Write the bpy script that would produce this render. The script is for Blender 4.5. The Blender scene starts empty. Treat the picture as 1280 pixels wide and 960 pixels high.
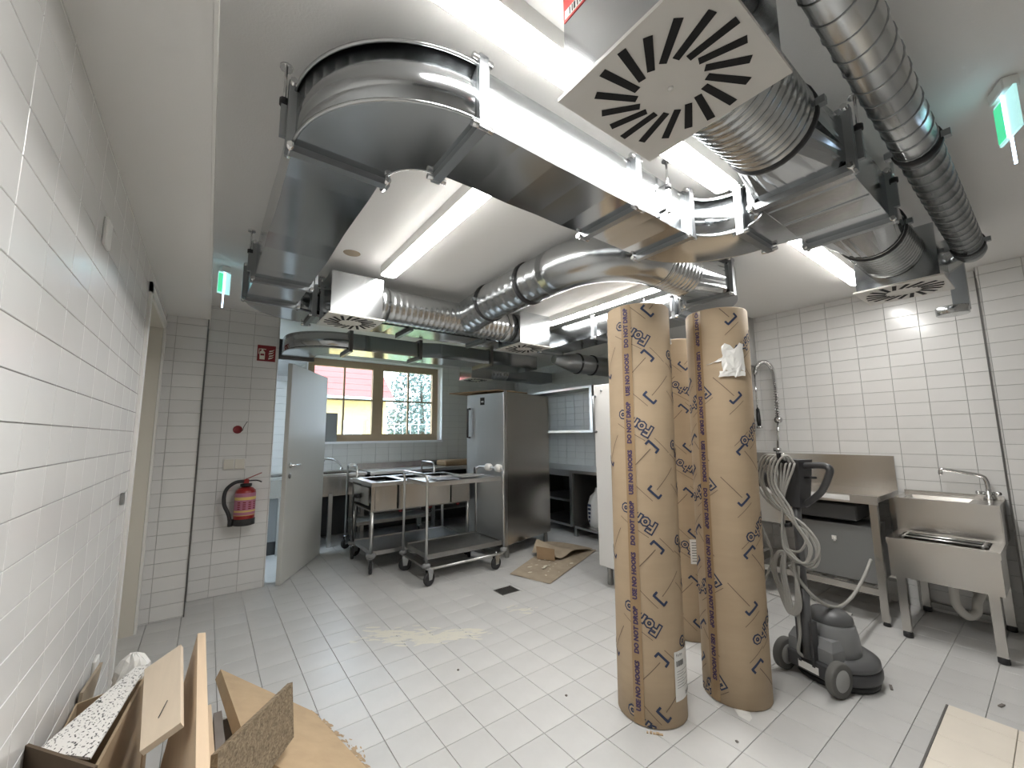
import bpy, bmesh, math, random
from mathutils import Vector, Matrix
random.seed(7)
PI = math.pi
scene = bpy.context.scene
COL = scene.collection

# ------------------------------------------------------------------ camera
FPX = 508.0
YAW, PITCH, ROLL = math.radians(36.65), math.radians(7.1), math.radians(-0.53)
CAMP = Vector((0, 0, 1.38))
_f = Vector((math.sin(YAW)*math.cos(PITCH), math.cos(YAW)*math.cos(PITCH), math.sin(PITCH)))
_r = Vector((math.cos(YAW), -math.sin(YAW), 0)); _u = _r.cross(_f)
_r2 = _r*math.cos(ROLL)+_u*math.sin(ROLL); _u2 = -_r*math.sin(ROLL)+_u*math.cos(ROLL)
cd = bpy.data.cameras.new('camera'); cam = bpy.data.objects.new('camera', cd); COL.objects.link(cam)
M3 = Matrix((_r2, _u2, -_f)).transposed()
cam.matrix_world = Matrix.Translation(CAMP) @ M3.to_4x4()
cd.sensor_fit = 'HORIZONTAL'; cd.sensor_width = 36; cd.lens = FPX/1280*36; cd.clip_start = .02; cd.clip_end = 200
scene.camera = cam
def proj(P):
    d = Vector(P)-CAMP; z = d.dot(_f)
    if z < .05: return None
    return 640+FPX*d.dot(_r2)/z, 480-FPX*d.dot(_u2)/z

# ------------------------------------------------------------------ world, exposure
w = bpy.data.worlds.new('overcast_sky'); scene.world = w; w.use_nodes = True
bg = w.node_tree.nodes['Background']; bg.inputs[0].default_value = (.72, .86, 1.0, 1); bg.inputs[1].default_value = 4.6
vs = scene.view_settings
vs.view_transform = 'Standard'; vs.look = 'None'; vs.gamma = 1; vs.use_curve_mapping = False
vs.exposure = 1.02
LAMP = 27.0          # radiance of the fluorescent diffusers

# ------------------------------------------------------------------ materials
MATS = {}
def node_mat(name):
    m = bpy.data.materials.new(name); m.use_nodes = True
    MATS[name] = m
    nt = m.node_tree
    return m, nt, nt.nodes['Principled BSDF']
def N(nt, t, **kw):
    n = nt.nodes.new(t)
    for k, v in kw.items():
        if k in n.inputs: n.inputs[k].default_value = v
        else: setattr(n, k, v)
    return n
def mat(name, col, rough=.5, metal=0., var=.0, vscale=8., bump=0., bscale=60., rvar=0., stretch=None, coat=0., spec=None, objrand=0., alpha=None):
    m, nt, p = node_mat(name)
    L = nt.links.new
    p.inputs['Base Color'].default_value = (*col, 1); p.inputs['Roughness'].default_value = rough; p.inputs['Metallic'].default_value = metal
    if coat: p.inputs['Coat Weight'].default_value = coat; p.inputs['Coat Roughness'].default_value = .1
    if spec is not None: p.inputs['Specular IOR Level'].default_value = spec
    tc = N(nt, 'ShaderNodeTexCoord'); src = tc.outputs['Object']
    if stretch:
        mp = N(nt, 'ShaderNodeMapping'); mp.inputs['Scale'].default_value = stretch; L(src, mp.inputs[0]); src = mp.outputs[0]
    last = None
    if var or rvar or objrand:
        no = N(nt, 'ShaderNodeTexNoise', Scale=vscale, Detail=6.0, Roughness=.6); L(src, no.inputs['Vector'])
        if var or objrand:
            mr = N(nt, 'ShaderNodeMapRange'); mr.inputs['From Min'].default_value = .3; mr.inputs['From Max'].default_value = .7
            mr.inputs['To Min'].default_value = 1-var; mr.inputs['To Max'].default_value = 1+var*.6; L(no.outputs[0], mr.inputs[0])
            val = mr.outputs[0]
            if objrand:
                oi = N(nt, 'ShaderNodeObjectInfo'); m2 = N(nt, 'ShaderNodeMapRange'); m2.inputs['To Min'].default_value = 1-objrand; m2.inputs['To Max'].default_value = 1.0
                L(oi.outputs['Random'], m2.inputs[0]); mu = N(nt, 'ShaderNodeMath', operation='MULTIPLY'); L(val, mu.inputs[0]); L(m2.outputs[0], mu.inputs[1]); val = mu.outputs[0]
            vm = N(nt, 'ShaderNodeVectorMath', operation='SCALE'); vm.inputs[0].default_value = col; L(val, vm.inputs['Scale']); L(vm.outputs[0], p.inputs['Base Color'])
        if rvar:
            m3 = N(nt, 'ShaderNodeMapRange'); m3.inputs['From Min'].default_value = .3; m3.inputs['From Max'].default_value = .7
            m3.inputs['To Min'].default_value = max(.02, rough-rvar); m3.inputs['To Max'].default_value = rough+rvar; L(no.outputs[0], m3.inputs[0]); L(m3.outputs[0], p.inputs['Roughness'])
    if bump:
        nb = N(nt, 'ShaderNodeTexNoise', Scale=bscale, Detail=4.0); L(src, nb.inputs['Vector'])
        b = N(nt, 'ShaderNodeBump', Strength=bump, Distance=.01); L(nb.outputs[0], b.inputs['Height']); L(b.outputs[0], p.inputs['Normal'])
    return m
def emis(name, col, s):
    m, nt, p = node_mat(name)
    p.inputs['Base Color'].default_value = (*col, 1); p.inputs['Emission Color'].default_value = (*col, 1); p.inputs['Emission Strength'].default_value = s
    return m
mat('tile', (.74, .735, .72), .22, coat=.2, objrand=.05, var=.02, vscale=3)
mat('tile_grey', (.62, .62, .60), .25, var=.02, vscale=3)
mat('grout', (.34, .335, .32), .9)
mat('floor_grout', (.30, .295, .28), .9)
mat('floor_tile', (.575, .572, .562), .34, var=.09, vscale=2.2, objrand=.05, bump=.05, bscale=40, rvar=.07)
mat('plaster', (.81, .80, .78), .95, bump=.12, bscale=160)
mat('soffit_paint', (.79, .78, .755), .9, bump=.05, bscale=160)
mat('trim_dark', (.16, .155, .15), .35, .8)
mat('cream', (.66, .63, .56), .45)
mat('door_grey', (.60, .60, .57), .45)
mat('white', (.80, .79, .76), .4)
mat('cabinet_white', (.78, .77, .75), .35)
mat('galv', (.47, .487, .50), .14, 1.)
mat('galv_round', (.53, .545, .55), .24, 1.)
mat('galv_dull', (.33, .345, .355), .38, 1.)
mat('steel', (.58, .56, .53), .26, 1.)
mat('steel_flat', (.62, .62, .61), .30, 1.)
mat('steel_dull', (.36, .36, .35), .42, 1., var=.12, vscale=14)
mat('chrome', (.72, .72, .72), .12, 1.)
mat('rubber', (.025, .025, .027), .6)
mat('black', (.012, .012, .013), .5)
mat('slot', (.006, .006, .007), .8)
mat('diffuser_plate', (.66, .64, .60), .4)
mat('cardboard', (.44, .335, .222), .7, var=.05, vscale=3, bump=.04, bscale=20, stretch=(1, 1, 6))
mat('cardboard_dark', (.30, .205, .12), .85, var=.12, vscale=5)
mat('cardboard_shaded', (.12, .085, .055), .85, var=.1)  # cardboard darkened for the flap facing away from the light
mat('tape', (.32, .215, .115), .4, coat=.1)
mat('print_blue', (.028, .042, .09), .7)
mat('print_violet', (.055, .035, .095), .6)
mat('print_brown', (.17, .125, .09), .8)
mat('paper', (.80, .79, .76), .6)
mat('ink', (.05, .05, .05), .7)
mat('plastic_clear_white', (.80, .79, .76), .25, bump=.4, bscale=30)
mat('cellophane', (.62, .52, .40), .12, coat=.6)
mat('ply', (.70, .535, .37), .6, var=.07, vscale=3, stretch=(14, 1, 14))
mat('ply_pale', (.74, .62, .48), .6, var=.04, vscale=3, stretch=(14, 1, 14))
mat('mdf', (.50, .365, .225), .8, var=.1, vscale=10)
mat('wood_grey', (.30, .245, .20), .8, var=.15, vscale=12)
mat('wood_dark', (.20, .18, .165), .8, var=.15)
mat('red', (.30, .013, .012), .3, coat=.3)
mat('sign_red', (.20, .010, .014), .4)
mat('label_red', (.62, .06, .05), .5)
mat('label_yellow', (.66, .50, .16), .5)
mat('label_mauve', (.42, .16, .24), .5)
mat('sign_white', (.72, .70, .60), .5)
mat('wood_frame', (.37, .275, .18), .5, var=.08, vscale=4)
mat('window_white', (.82, .83, .85), .5)
mat('mach_grey', (.23, .235, .24), .42, var=.06)
mat('hub_grey', (.36, .36, .35), .45)
mat('mach_dark', (.055, .055, .058), .42)
mat('mach_mid', (.10, .102, .105), .4)
mat('tyre', (.13, .128, .12), .7)
mat('cable', (.36, .355, .33), .5)
mat('hose_grey', (.40, .39, .36), .5)
mat('box_grey', (.22, .225, .225), .45)
mat('pvc', (.60, .58, .54), .4)
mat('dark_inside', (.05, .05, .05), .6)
mat('mat_brown', (.40, .33, .245), .85, var=.22, vscale=6)
mat('dust', (.74, .70, .58), .95)
mat('sawdust', (.46, .34, .22), .95, var=.2, vscale=20)
mat('sack', (.72, .72, .71), .5, bump=.3, bscale=12)
mat('pot_glass', (.30, .32, .36), .3)
mat('maroon', (.10, .03, .025), .6)
mat('foam', (.82, .81, .78), .7, bump=.5, bscale=60)
mat('house_yellow', (.60, .44, .19), .9, var=.04)
mat('roof_red', (.36, .085, .075), .85, var=.12, vscale=2)
mat('ext_white', (.8, .8, .8), .8)
mat('ext_glass', (.25, .32, .36), .1)
mat('leaf', (.13, .19, .17), .8, var=.3, vscale=2)
mat('bark', (.10, .08, .06), .9)
mat('grass', (.16, .24, .10), .95, var=.2)
mat('fence_grey', (.45, .5, .52), .6)
mat('ext_far', (.50, .53, .56), .9)
emis('lamp_light', (1.0, .985, .955), LAMP)
emis('exit_green', (.06, .50, .24), .7)
emis('exit_white', (.45, .80, .78), .45)
emis('exit_led', (.55, .75, 1.0), 5.0)
# terrazzo-like flecked sheet
m, nt, p = node_mat('flecked')
tc = N(nt, 'ShaderNodeTexCoord'); mp = N(nt, 'ShaderNodeMapping'); mp.inputs['Scale'].default_value = (170, 85, 100); mp.inputs['Rotation'].default_value = (0, 0, .3)
nt.links.new(tc.outputs['Object'], mp.inputs[0])
no = N(nt, 'ShaderNodeTexNoise', Scale=1.0, Detail=1.0); nt.links.new(mp.outputs[0], no.inputs['Vector'])
cr = N(nt, 'ShaderNodeValToRGB'); cr.color_ramp.elements[0].position = .34; cr.color_ramp.elements[0].color = (.03, .03, .03, 1); cr.color_ramp.elements[1].position = .42; cr.color_ramp.elements[1].color = (.80, .78, .75, 1)
nt.links.new(no.outputs[0], cr.inputs[0]); nt.links.new(cr.outputs[0], p.inputs['Base Color']); p.inputs['Roughness'].default_value = .5
# fibre board: pressed flakes
m, nt, p = node_mat('fibreboard')
tc = N(nt, 'ShaderNodeTexCoord'); mp = N(nt, 'ShaderNodeMapping'); mp.inputs['Scale'].default_value = (30, 60, 90); nt.links.new(tc.outputs['Object'], mp.inputs[0])
no = N(nt, 'ShaderNodeTexNoise', Scale=1.0, Detail=5.0, Distortion=1.5); nt.links.new(mp.outputs[0], no.inputs['Vector'])
cr = N(nt, 'ShaderNodeValToRGB'); cr.color_ramp.elements[0].position = .3; cr.color_ramp.elements[0].color = (.12, .088, .055, 1); cr.color_ramp.elements[1].position = .7; cr.color_ramp.elements[1].color = (.34, .265, .175, 1)
nt.links.new(no.outputs[0], cr.inputs[0]); nt.links.new(cr.outputs[0], p.inputs['Base Color']); p.inputs['Roughness'].default_value = .85
# window glass: mostly clear, slightly mirroring
m, nt, p = node_mat('glass'); nt.nodes.remove(p)
tr = N(nt, 'ShaderNodeBsdfTransparent'); gl = N(nt, 'ShaderNodeBsdfGlossy', Roughness=.02); mx = N(nt, 'ShaderNodeMixShader'); mx.inputs[0].default_value = .06
nt.links.new(tr.outputs[0], mx.inputs[1]); nt.links.new(gl.outputs[0], mx.inputs[2]); nt.links.new(mx.outputs[0], nt.nodes['Material Output'].inputs[0])

# ------------------------------------------------------------------ mesh builder
def V(*a): return Vector(a)
class MB:
    def __init__(s): s.v = []; s.f = []; s.sm = []
    def add(s, vs, fs, smooth=False):
        o = len(s.v); s.v += [Vector(v) for v in vs]
        for f in fs: s.f.append([i+o for i in f]); s.sm.append(smooth)
        return s
    def hexa(s, b, t, smooth=False):        # bottom quad, top quad (ccw from above)
        return s.add(list(b)+list(t), [(3, 2, 1, 0), (4, 5, 6, 7), (0, 1, 5, 4), (1, 2, 6, 5), (2, 3, 7, 6), (3, 0, 4, 7)], smooth)
    def box(s, x0, x1, y0, y1, z0, z1):
        return s.hexa([(x0, y0, z0), (x1, y0, z0), (x1, y1, z0), (x0, y1, z0)], [(x0, y0, z1), (x1, y0, z1), (x1, y1, z1), (x0, y1, z1)])
    def bbox(s, x0, x1, y0, y1, z0, z1, b=.01):  # chamfered box
        def ring(e, z): return [(x0+e, y0+0, z), (x1-e, y0, z), (x1, y0+e, z), (x1, y1-e, z), (x1-e, y1, z), (x0+e, y1, z), (x0, y1-e, z), (x0, y0+e, z)]
        def inr(z): return [(x0+b, y0+b, z), (x1-b, y0+b, z), (x1-b, y0+b, z), (x1-b, y1-b, z), (x1-b, y1-b, z), (x0+b, y1-b, z), (x0+b, y1-b, z), (x0+b, y0+b, z)]
        rings = [inr(z0), ring(b, z0+b), ring(b, z1-b), inr(z1)]
        vs = [p for r in rings for p in r]; fs = []
        for k in range(3):
            for i in range(8): j = (i+1) % 8; fs.append((k*8+i, k*8+j, k*8+8+j, k*8+8+i))
        fs.append(tuple(range(7, -1, -1))); fs.append(tuple(range(24, 32)))
        return s.add(vs, fs)
    def prism(s, pts, z0, z1, smooth=False):  # polygon in xy, ccw
        n = len(pts); o = [(x, y, z0) for x, y in pts]+[(x, y, z1) for x, y in pts]
        s.add(o, [tuple(range(n-1, -1, -1)), tuple(range(n, 2*n))])
        return s.add(o, [(i, (i+1) % n, n+(i+1) % n, n+i) for i in range(n)], smooth)
    def loft(s, rings, smooth=True, closed=True, caps=True):
        n = len(rings[0]); vs = [p for r in rings for p in r]; fs = []
        for k in range(len(rings)-1):
            for i in range(n if closed else n-1):
                j = (i+1) % n; fs.append((k*n+i, k*n+j, k*n+n+j, k*n+n+i))
        s.add(vs, fs, smooth)
        if caps:
            s.add(rings[0], [tuple(range(n-1, -1, -1))]); s.add(rings[-1], [tuple(range(n))])
        return s
    def tube(s, path, r, n=12, caps=True, closed=False):
        P = [Vector(p) for p in path]; R = r if isinstance(r, (list, tuple)) else [r]*len(P)
        rings = []; up = None; m = len(P)
        for i, p in enumerate(P):
            if closed: t = P[(i+1) % m]-P[i-1]
            else: t = P[min(i+1, m-1)]-P[max(i-1, 0)]
            if t.length < 1e-9: t = Vector((0, 0, 1))
            t.normalize()
            if up is None:
                up = Vector((0, 0, 1)) if abs(t.z) < .9 else Vector((0, 1, 0))
            a = (up-t*up.dot(t))
            if a.length < 1e-6: a = t.orthogonal()
            a.normalize(); up = a; b = t.cross(a)
            rings.append([p+R[i]*(math.cos(2*PI*k/n)*a+math.sin(2*PI*k/n)*b) for k in range(n)])
        if closed: rings.append(rings[0]); caps = False
        return s.loft(rings, True, True, caps)
    def cyl(s, p0, p1, r, n=20): return s.tube([p0, p1], r, n)
    def lathe(s, prof, c=(0, 0, 0), n=32, axis='Z', sx=1, sy=1):
        rings = []
        for r, z in prof:
            ring = []
            for k in range(n):
                a = 2*PI*k/n; x, y = r*math.cos(a)*sx, r*math.sin(a)*sy
                q = (x, y, z) if axis == 'Z' else ((z, x, y) if axis == 'X' else (y, z, x))
                ring.append((c[0]+q[0], c[1]+q[1], c[2]+q[2]))
            rings.append(ring)
        return s.loft(rings)
    def slab(s, q, t):                       # quad q (4 pts) thickened along its normal
        q = [Vector(p) for p in q]; n = (q[1]-q[0]).cross(q[3]-q[0]).normalized()*t
        return s.hexa([p-n for p in q], q)
    def build(s, name, m, parent=None, local=False, smooth=None):
        me = bpy.data.meshes.new(name)
        vs = s.v
        if parent is not None and not local:
            iv = WM(parent).inverted(); vs = [iv @ v for v in vs]
        me.from_pydata([tuple(v) for v in vs], [], s.f)
        for p_, sm in zip(me.polygons, s.sm): p_.use_smooth = sm
        bm = bmesh.new(); bm.from_mesh(me); bmesh.ops.remove_doubles(bm, verts=bm.verts, dist=1e-5)
        bmesh.ops.recalc_face_normals(bm, faces=bm.faces); bm.to_mesh(me); bm.free()
        me.materials.append(MATS[m]); o = bpy.data.objects.new(name, me); COL.objects.link(o); o.parent = parent
        return o
def WM(o):
    m = o.matrix_basis.copy()
    while o.parent: o = o.parent; m = o.matrix_basis @ m
    return m
def tag(o, label, cat, group=None):
    o['label'] = label; o['category'] = cat
    if group: o['group'] = group
    return o
def thing(name, label, cat, loc=(0, 0, 0), rz=0, group=None):
    o = bpy.data.objects.new(name, None); o.empty_display_size = .05; COL.objects.link(o); o.location = loc; o.rotation_euler = (0, 0, rz)
    bpy.context.view_layer.update()
    return tag(o, label, cat, group)
def struct(o, label=None):
    o['kind'] = 'structure'
    if label: o['label'] = label
    return o
def arc(cx, cy, r, a0, a1, n): return [(cx+r*math.cos(math.radians(a0+(a1-a0)*i/n)), cy+r*math.sin(math.radians(a0+(a1-a0)*i/n))) for i in range(n+1)]
def smooth_path(pts, n=8):
    P = [Vector(p) for p in pts]; out = []
    for i in range(len(P)-1):
        p0, p1, p2, p3 = P[max(i-1, 0)], P[i], P[i+1], P[min(i+2, len(P)-1)]
        for k in range(n):
            t = k/n; out.append(.5*((2*p1)+(p2-p0)*t+(2*p0-5*p1+4*p2-p3)*t*t+(3*p1-p0-3*p2+p3)*t**3))
    out.append(P[-1]); return out

# ------------------------------------------------------------------ tiled surfaces
TM = {}
def tile_mesh(a, b, U, W_, Nn, t, mname):
    key = (round(a, 3), round(b, 3), tuple(U), tuple(W_), tuple(Nn), t, mname)
    if key in TM: return TM[key]
    c = .0012
    pts = lambda e, h: [U*(e-a/2)+W_*(e-b/2)+Nn*h, U*(a/2-e)+W_*(e-b/2)+Nn*h, U*(a/2-e)+W_*(b/2-e)+Nn*h, U*(e-a/2)+W_*(b/2-e)+Nn*h]
    vs = pts(0, 0)+pts(0, t-c)+pts(c, t)
    fs = [(8, 9, 10, 11)]
    for k in (0, 4):
        for i in range(4): j = (i+1) % 4; fs.append((k+i, k+j, k+4+j, k+4+i))
    me = bpy.data.meshes.new('tile'); me.from_pydata([tuple(v) for v in vs], [], fs); me.materials.append(MATS[mname]); me.update()
    TM[key] = me; return me
def subtract(rects, h):
    out = []
    for (a, b, c, d) in rects:
        if h[0] >= b or h[1] <= a or h[2] >= d or h[3] <= c: out.append((a, b, c, d)); continue
        if a < h[0]: out.append((a, h[0], c, d))
        if b > h[1]: out.append((h[1], b, c, d))
        m0, m1 = max(a, h[0]), min(b, h[1])
        if c < h[2]: out.append((m0, m1, c, h[2]))
        if d > h[3]: out.append((m0, m1, h[3], d))
    return out
def tiles(parent, O, U, W_, Nn, region, holes, pu, pv, ou, ov, mname='tile', joint=.0022, t=.008, maxn=300, minpx=9.):
    """lay single tiles on a wall or floor: O origin, U/W_ in-plane axes, Nn normal"""
    O, U, W_, Nn = Vector(O), Vector(U), Vector(W_), Vector(Nn)
    cells = []
    i0, i1 = math.floor((region[0]-ou)/pu), math.ceil((region[1]-ou)/pu); j0, j1 = math.floor((region[2]-ov)/pv), math.ceil((region[3]-ov)/pv)
    for i in range(i0, i1):
        for j in range(j0, j1):
            a, b = max(region[0], ou+i*pu), min(region[1], ou+(i+1)*pu); c, d = max(region[2], ov+j*pv), min(region[3], ov+(j+1)*pv)
            if b-a < .008 or d-c < .008: continue
            rs = [(a, b, c, d)]
            for h in holes: rs = subtract(rs, h)
            for (a, b, c, d) in rs:
                if b-a < .008 or d-c < .008: continue
                q = [proj(O+U*x+W_*y) for x, y in ((a, c), (b, c), (b, d), (a, d))]
                area = 0; wid = 0
                if all(q):
                    xs = [k[0] for k in q]; ys = [k[1] for k in q]
                    cx, cy = sum(xs)/4, sum(ys)/4
                    if -15 < cx < 1295 and -15 < cy < 975:
                        area = abs(sum(q[k][0]*q[(k+1) % 4][1]-q[(k+1) % 4][0]*q[k][1] for k in range(4)))/2
                        wid = min(max(xs)-min(xs), max(ys)-min(ys))
                cells.append((area if wid >= minpx else 0, a, b, c, d))
    cells.sort(key=lambda c: -c[0])
    rest = MB(); cnt = 0
    for area, a, b, c, d in cells:
        A, B = b-a-joint, d-c-joint; ctr = O+U*((a+b)/2)+W_*((c+d)/2)
        me = tile_mesh(A, B, U, W_, Nn, t, mname)
        if cnt < maxn and area > 0:
            o = bpy.data.objects.new('tile', me); COL.objects.link(o); o.parent = parent; o.location = ctr; cnt += 1
        else:
            rest.add([Vector(v.co)+ctr for v in me.vertices], [tuple(p.vertices) for p in me.polygons])
    if rest.v:
        r_ = rest.build('tile_field', mname, parent); r_['kind'] = 'stuff'
# ================================================================== STRUCTURE
CZ, SZ = 2.59, 2.37          # ceiling, soffit
XL, XR, XR2, XR3 = -.33, 4.60, 4.51, 4.79
YW, YN = 6.25, -1.6
def surf(name, fn, m, label):
    b = MB(); fn(b); return struct(b.build(name, m), label)
floor = surf('floor', lambda b: b.box(-1.2, 5.0, YN-.1, 6.6, -.12, -.008), 'floor_grout', 'pale grey square floor tiles with darker joints')
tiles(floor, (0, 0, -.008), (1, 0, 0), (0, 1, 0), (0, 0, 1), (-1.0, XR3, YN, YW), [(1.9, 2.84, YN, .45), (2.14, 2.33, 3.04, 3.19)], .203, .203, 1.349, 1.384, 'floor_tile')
surf('ceiling', lambda b: b.box(-.1, 5.0, YN-.1, 6.6, CZ, CZ+.1), 'plaster', 'off-white rough plaster ceiling')
surf('ceiling_soffit', lambda b: b.box(-1.0, -.055, YN-.1, 4.57, SZ, CZ+.08), 'soffit_paint', 'lowered painted soffit along the tiled wall')
surf('trim_5', lambda b: b.box(-.0545, -.045, YN, 4.57, SZ-.004, SZ+.035), 'white', 'white metal edge strip along the soffit')
# wall_left with door opening
def wl(b):
    b.box(XL-.25, XL-.008, YN, 3.12, 0, SZ); b.box(XL-.25, XL-.008, 3.12, 4.07, 2.24, SZ); b.box(XL-.25, XL-.008, 4.07, 4.3, 0, SZ)
wall_left = surf('wall_left', wl, 'grout', 'long white tiled wall beside the cardboard pile')
tiles(wall_left, (XL-.008, 0, 0), (0, 1, 0), (0, 0, 1), (1, 0, 0), (YN, 4.22, 0, SZ), [(3.12, 4.07, -.1, 2.24)], .204, .1045, 1.167, 2.042-.1045*19)
wall_step = surf('wall_step', lambda b: b.box(XL-.2, -.068, 4.228, 4.72, 0, SZ), 'grout', 'narrow white tiled wall below the soffit')
tiles(wall_step, (0, 4.228, 0), (1, 0, 0), (0, 0, 1), (0, -1, 0), (XL, -.06, 0, SZ), [], .204, .1045, -.264, .06-.05)
tiles(wall_step, (-.068, 0, 0), (0, 1, 0), (0, 0, 1), (1, 0, 0), (4.22, 4.565, 0, SZ), [], .204, .1045, 4.22, .06-.05)
wall_pier = surf('wall_pier', lambda b: b.box(-.068, .51, 4.578, 4.72, 0, CZ), 'grout', 'white tiled wall pier carrying the fire extinguisher')
tiles(wall_pier, (0, 4.578, 0), (1, 0, 0), (0, 0, 1), (0, -1, 0), (-.056, .512, 0, CZ), [], .204, .1045, .092, .06)
surf('trim_1', lambda b: b.box(-.062, -.055, 4.212, 4.222, 0, SZ), 'trim_dark', 'dark metal edge strip on the tiled corner')
# window wall
WX0, WX1, WZ0, WZ1 = 1.06, 3.17, 1.29, 2.53
def ww(b):
    b.box(-1.0, WX0, YW+.008, YW+.3, 0, CZ); b.box(WX1, 5.0, YW+.008, YW+.3, 0, CZ); b.box(WX0, WX1, YW+.008, YW+.3, 0, WZ0); b.box(WX0, WX1, YW+.008, YW+.3, WZ1, CZ)
wall_window = surf('wall_window', ww, 'grout', 'grey tiled wall with the kitchen window')
tiles(wall_window, (0, YW+.008, 0), (1, 0, 0), (0, 0, 1), (0, -1, 0), (-.9, XR3, 0, CZ), [(WX0, WX1, WZ0, WZ1)], .204, .1035, 1.24, .06, 'tile_grey', minpx=10)
surf('wall_back_room', lambda b: b.box(-1.1, -1.0, 4.7, 6.6, 0, CZ), 'tile_grey', 'plain wall behind the tiled pier')
surf('wall_far_side', lambda b: b.box(-.6, -.5, 3.0, 4.3, 0, SZ), 'cream', 'pale wall beyond the doorway opening')
wall_right = surf('wall_right', lambda b: b.box(XR+.008, 5.0, .28, 3.0, 0, CZ), 'grout', 'white tiled wall behind the steel sinks')
tiles(wall_right, (XR+.008, 0, 0), (0, 1, 0), (0, 0, 1), (-1, 0, 0), (.28, 3.0, 0, CZ), [], .204, .1035, 1.222, 1.40-.1035*14)
wall_corner = surf('wall_corner', lambda b: b.box(XR2+.008, 5.0, YN, .27, 0, CZ), 'grout', 'projecting white tiled wall beside the metal corner strip')
tiles(wall_corner, (XR2+.008, 0, 0), (0, 1, 0), (0, 0, 1), (-1, 0, 0), (YN, .268, 0, CZ), [], .204, .1035, .05, 1.385-.1035*14)
wall_far = surf('wall_recess', lambda b: b.box(XR3+.008, 5.0, 3.0, 6.6, 0, CZ), 'grout', 'grey tiled wall behind the hanging cabinet')
tiles(wall_far, (XR3+.008, 0, 0), (0, 1, 0), (0, 0, 1), (-1, 0, 0), (3.0, YW, 0, CZ), [], .204, .1035, 3.1, .06, 'tile_grey', minpx=8)
surf('wall_near', lambda b: b.box(-1.0, 5.0, YN-.1, YN, 0, CZ), 'tile', 'white wall behind the viewer')
surf('trim_2', lambda b: b.box(4.503, 4.512, .266, .276, 0, 2.50), 'trim_dark', 'tall dark metal corner strip on the tiled wall')
# pale raised tiled plinth
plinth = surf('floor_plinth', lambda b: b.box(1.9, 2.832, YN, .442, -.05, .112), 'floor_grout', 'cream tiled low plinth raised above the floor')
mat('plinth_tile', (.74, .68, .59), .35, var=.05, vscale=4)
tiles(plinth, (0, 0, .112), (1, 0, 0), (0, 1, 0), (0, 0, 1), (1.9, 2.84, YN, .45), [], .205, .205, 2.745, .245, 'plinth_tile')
surf('plinth_shadow', lambda b: b.box(1.9, 2.84, .4505, .458, 0, .118), 'trim_dark', 'thin dark strip for the shadow line beside the plinth')  # dark strip put in as the shadow line along the plinth
# doorway lining in wall_left
lin = MB(); lin.box(-.499, XL-.001, 4.052, 4.068, 0, 2.235); lin.box(-.499, XL-.001, 3.122, 3.138, 0, 2.235); lin.box(-.499, XL-.001, 3.138, 4.052, 2.219, 2.235)
dl = struct(lin.build('trim_4', 'cream'), 'cream door lining in the white tiled wall')
for nm, a in (('casing', (XL+.0005, XL+.014, 3.06, 3.125, 0, 2.28)), ('casing', (XL+.0005, XL+.014, 4.065, 4.13, 0, 2.28)), ('casing', (XL+.0005, XL+.014, 3.06, 4.13, 2.22, 2.28))):
    b = MB(); b.box(*a); b.build(nm, 'white', dl)
# ================================================================== WINDOW
YG = YW+.13
b = MB()
b.box(WX0-.004, WX0+.012, YW-.002, YG+.1, WZ0, WZ1); b.box(WX1-.012, WX1+.004, YW-.002, YG+.1, WZ0, WZ1); b.box(WX0, WX1, YW-.002, YG+.1, WZ1-.012, WZ1+.004)
win = struct(b.build('window_1', 'window_white'), 'two-light wooden kitchen window with white reveal')
b = MB(); b.box(WX0, WX1, YW-.02, YG+.1, WZ0-.02, WZ0+.012); b.build('window_sill', 'window_white', win)
fx0, fx1, fz0, fz1 = WX0+.012, WX1-.03, WZ0+.012, WZ1-.012
b = MB(); b.box(fx0, fx0+.05, YG, YG+.07, fz0, fz1); b.box(fx1-.05, fx1, YG, YG+.07, fz0, fz1); b.box(fx0+.05, fx1-.05, YG, YG+.07, fz1-.05, fz1); b.box(fx0+.05, fx1-.05, YG, YG+.07, fz0, fz0+.05)
b.box((fx0+fx1)/2-.028, (fx0+fx1)/2+.028, YG-.012, YG+.07, fz0+.05, fz1-.05); b.build('window_frame', 'wood_frame', win)
mid = (fx0+fx1)/2
for (a, c) in ((fx0+.05, mid-.028), (mid+.028, fx1-.05)):
    b = MB(); z0, z1 = fz0+.05, fz1-.05; s_ = .055
    b.box(a, a+s_, YG-.015, YG+.05, z0, z1); b.box(c-s_, c, YG-.015, YG+.05, z0, z1); b.box(a+s_, c-s_, YG-.015, YG+.05, z0, z0+s_); b.box(a+s_, c-s_, YG-.015, YG+.05, z1-s_, z1)
    sash = b.build('sash', 'wood_frame', win)
    mx_, mz_ = (a+c)/2, (z0+z1)/2+.02
    b = MB(); b.box(mx_-.012, mx_+.012, YG, YG+.035, z0+s_, z1-s_); b.build('glazing_bar', 'wood_frame', sash)
    b = MB(); b.box(a+s_, c-s_, YG+.002, YG+.033, mz_-.012, mz_+.012); b.build('glazing_bar', 'wood_frame', sash)
    for (xa, xb) in ((a+s_, mx_-.012), (mx_+.012, c-s_)):
        for (za, zb) in ((z0+s_, mz_-.012), (mz_+.012, z1-s_)):
            b = MB(); b.box(xa, xb, YG+.015, YG+.019, za, zb); b.build('pane', 'glass', sash)
# grey panel standing on sill
b = MB(); b.box(1.20, 1.50, YW+.03, YW+.05, WZ0+.0125, 1.715); o = b.build('metal_panel', 'box_grey'); tag(o, 'small grey metal panel standing on the window sill', 'panel')
b = MB(); b.box(1.235, 1.255, YW+.022, YW+.03, 1.53, 1.55); b.build('hole_plate', 'black', o)

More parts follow.
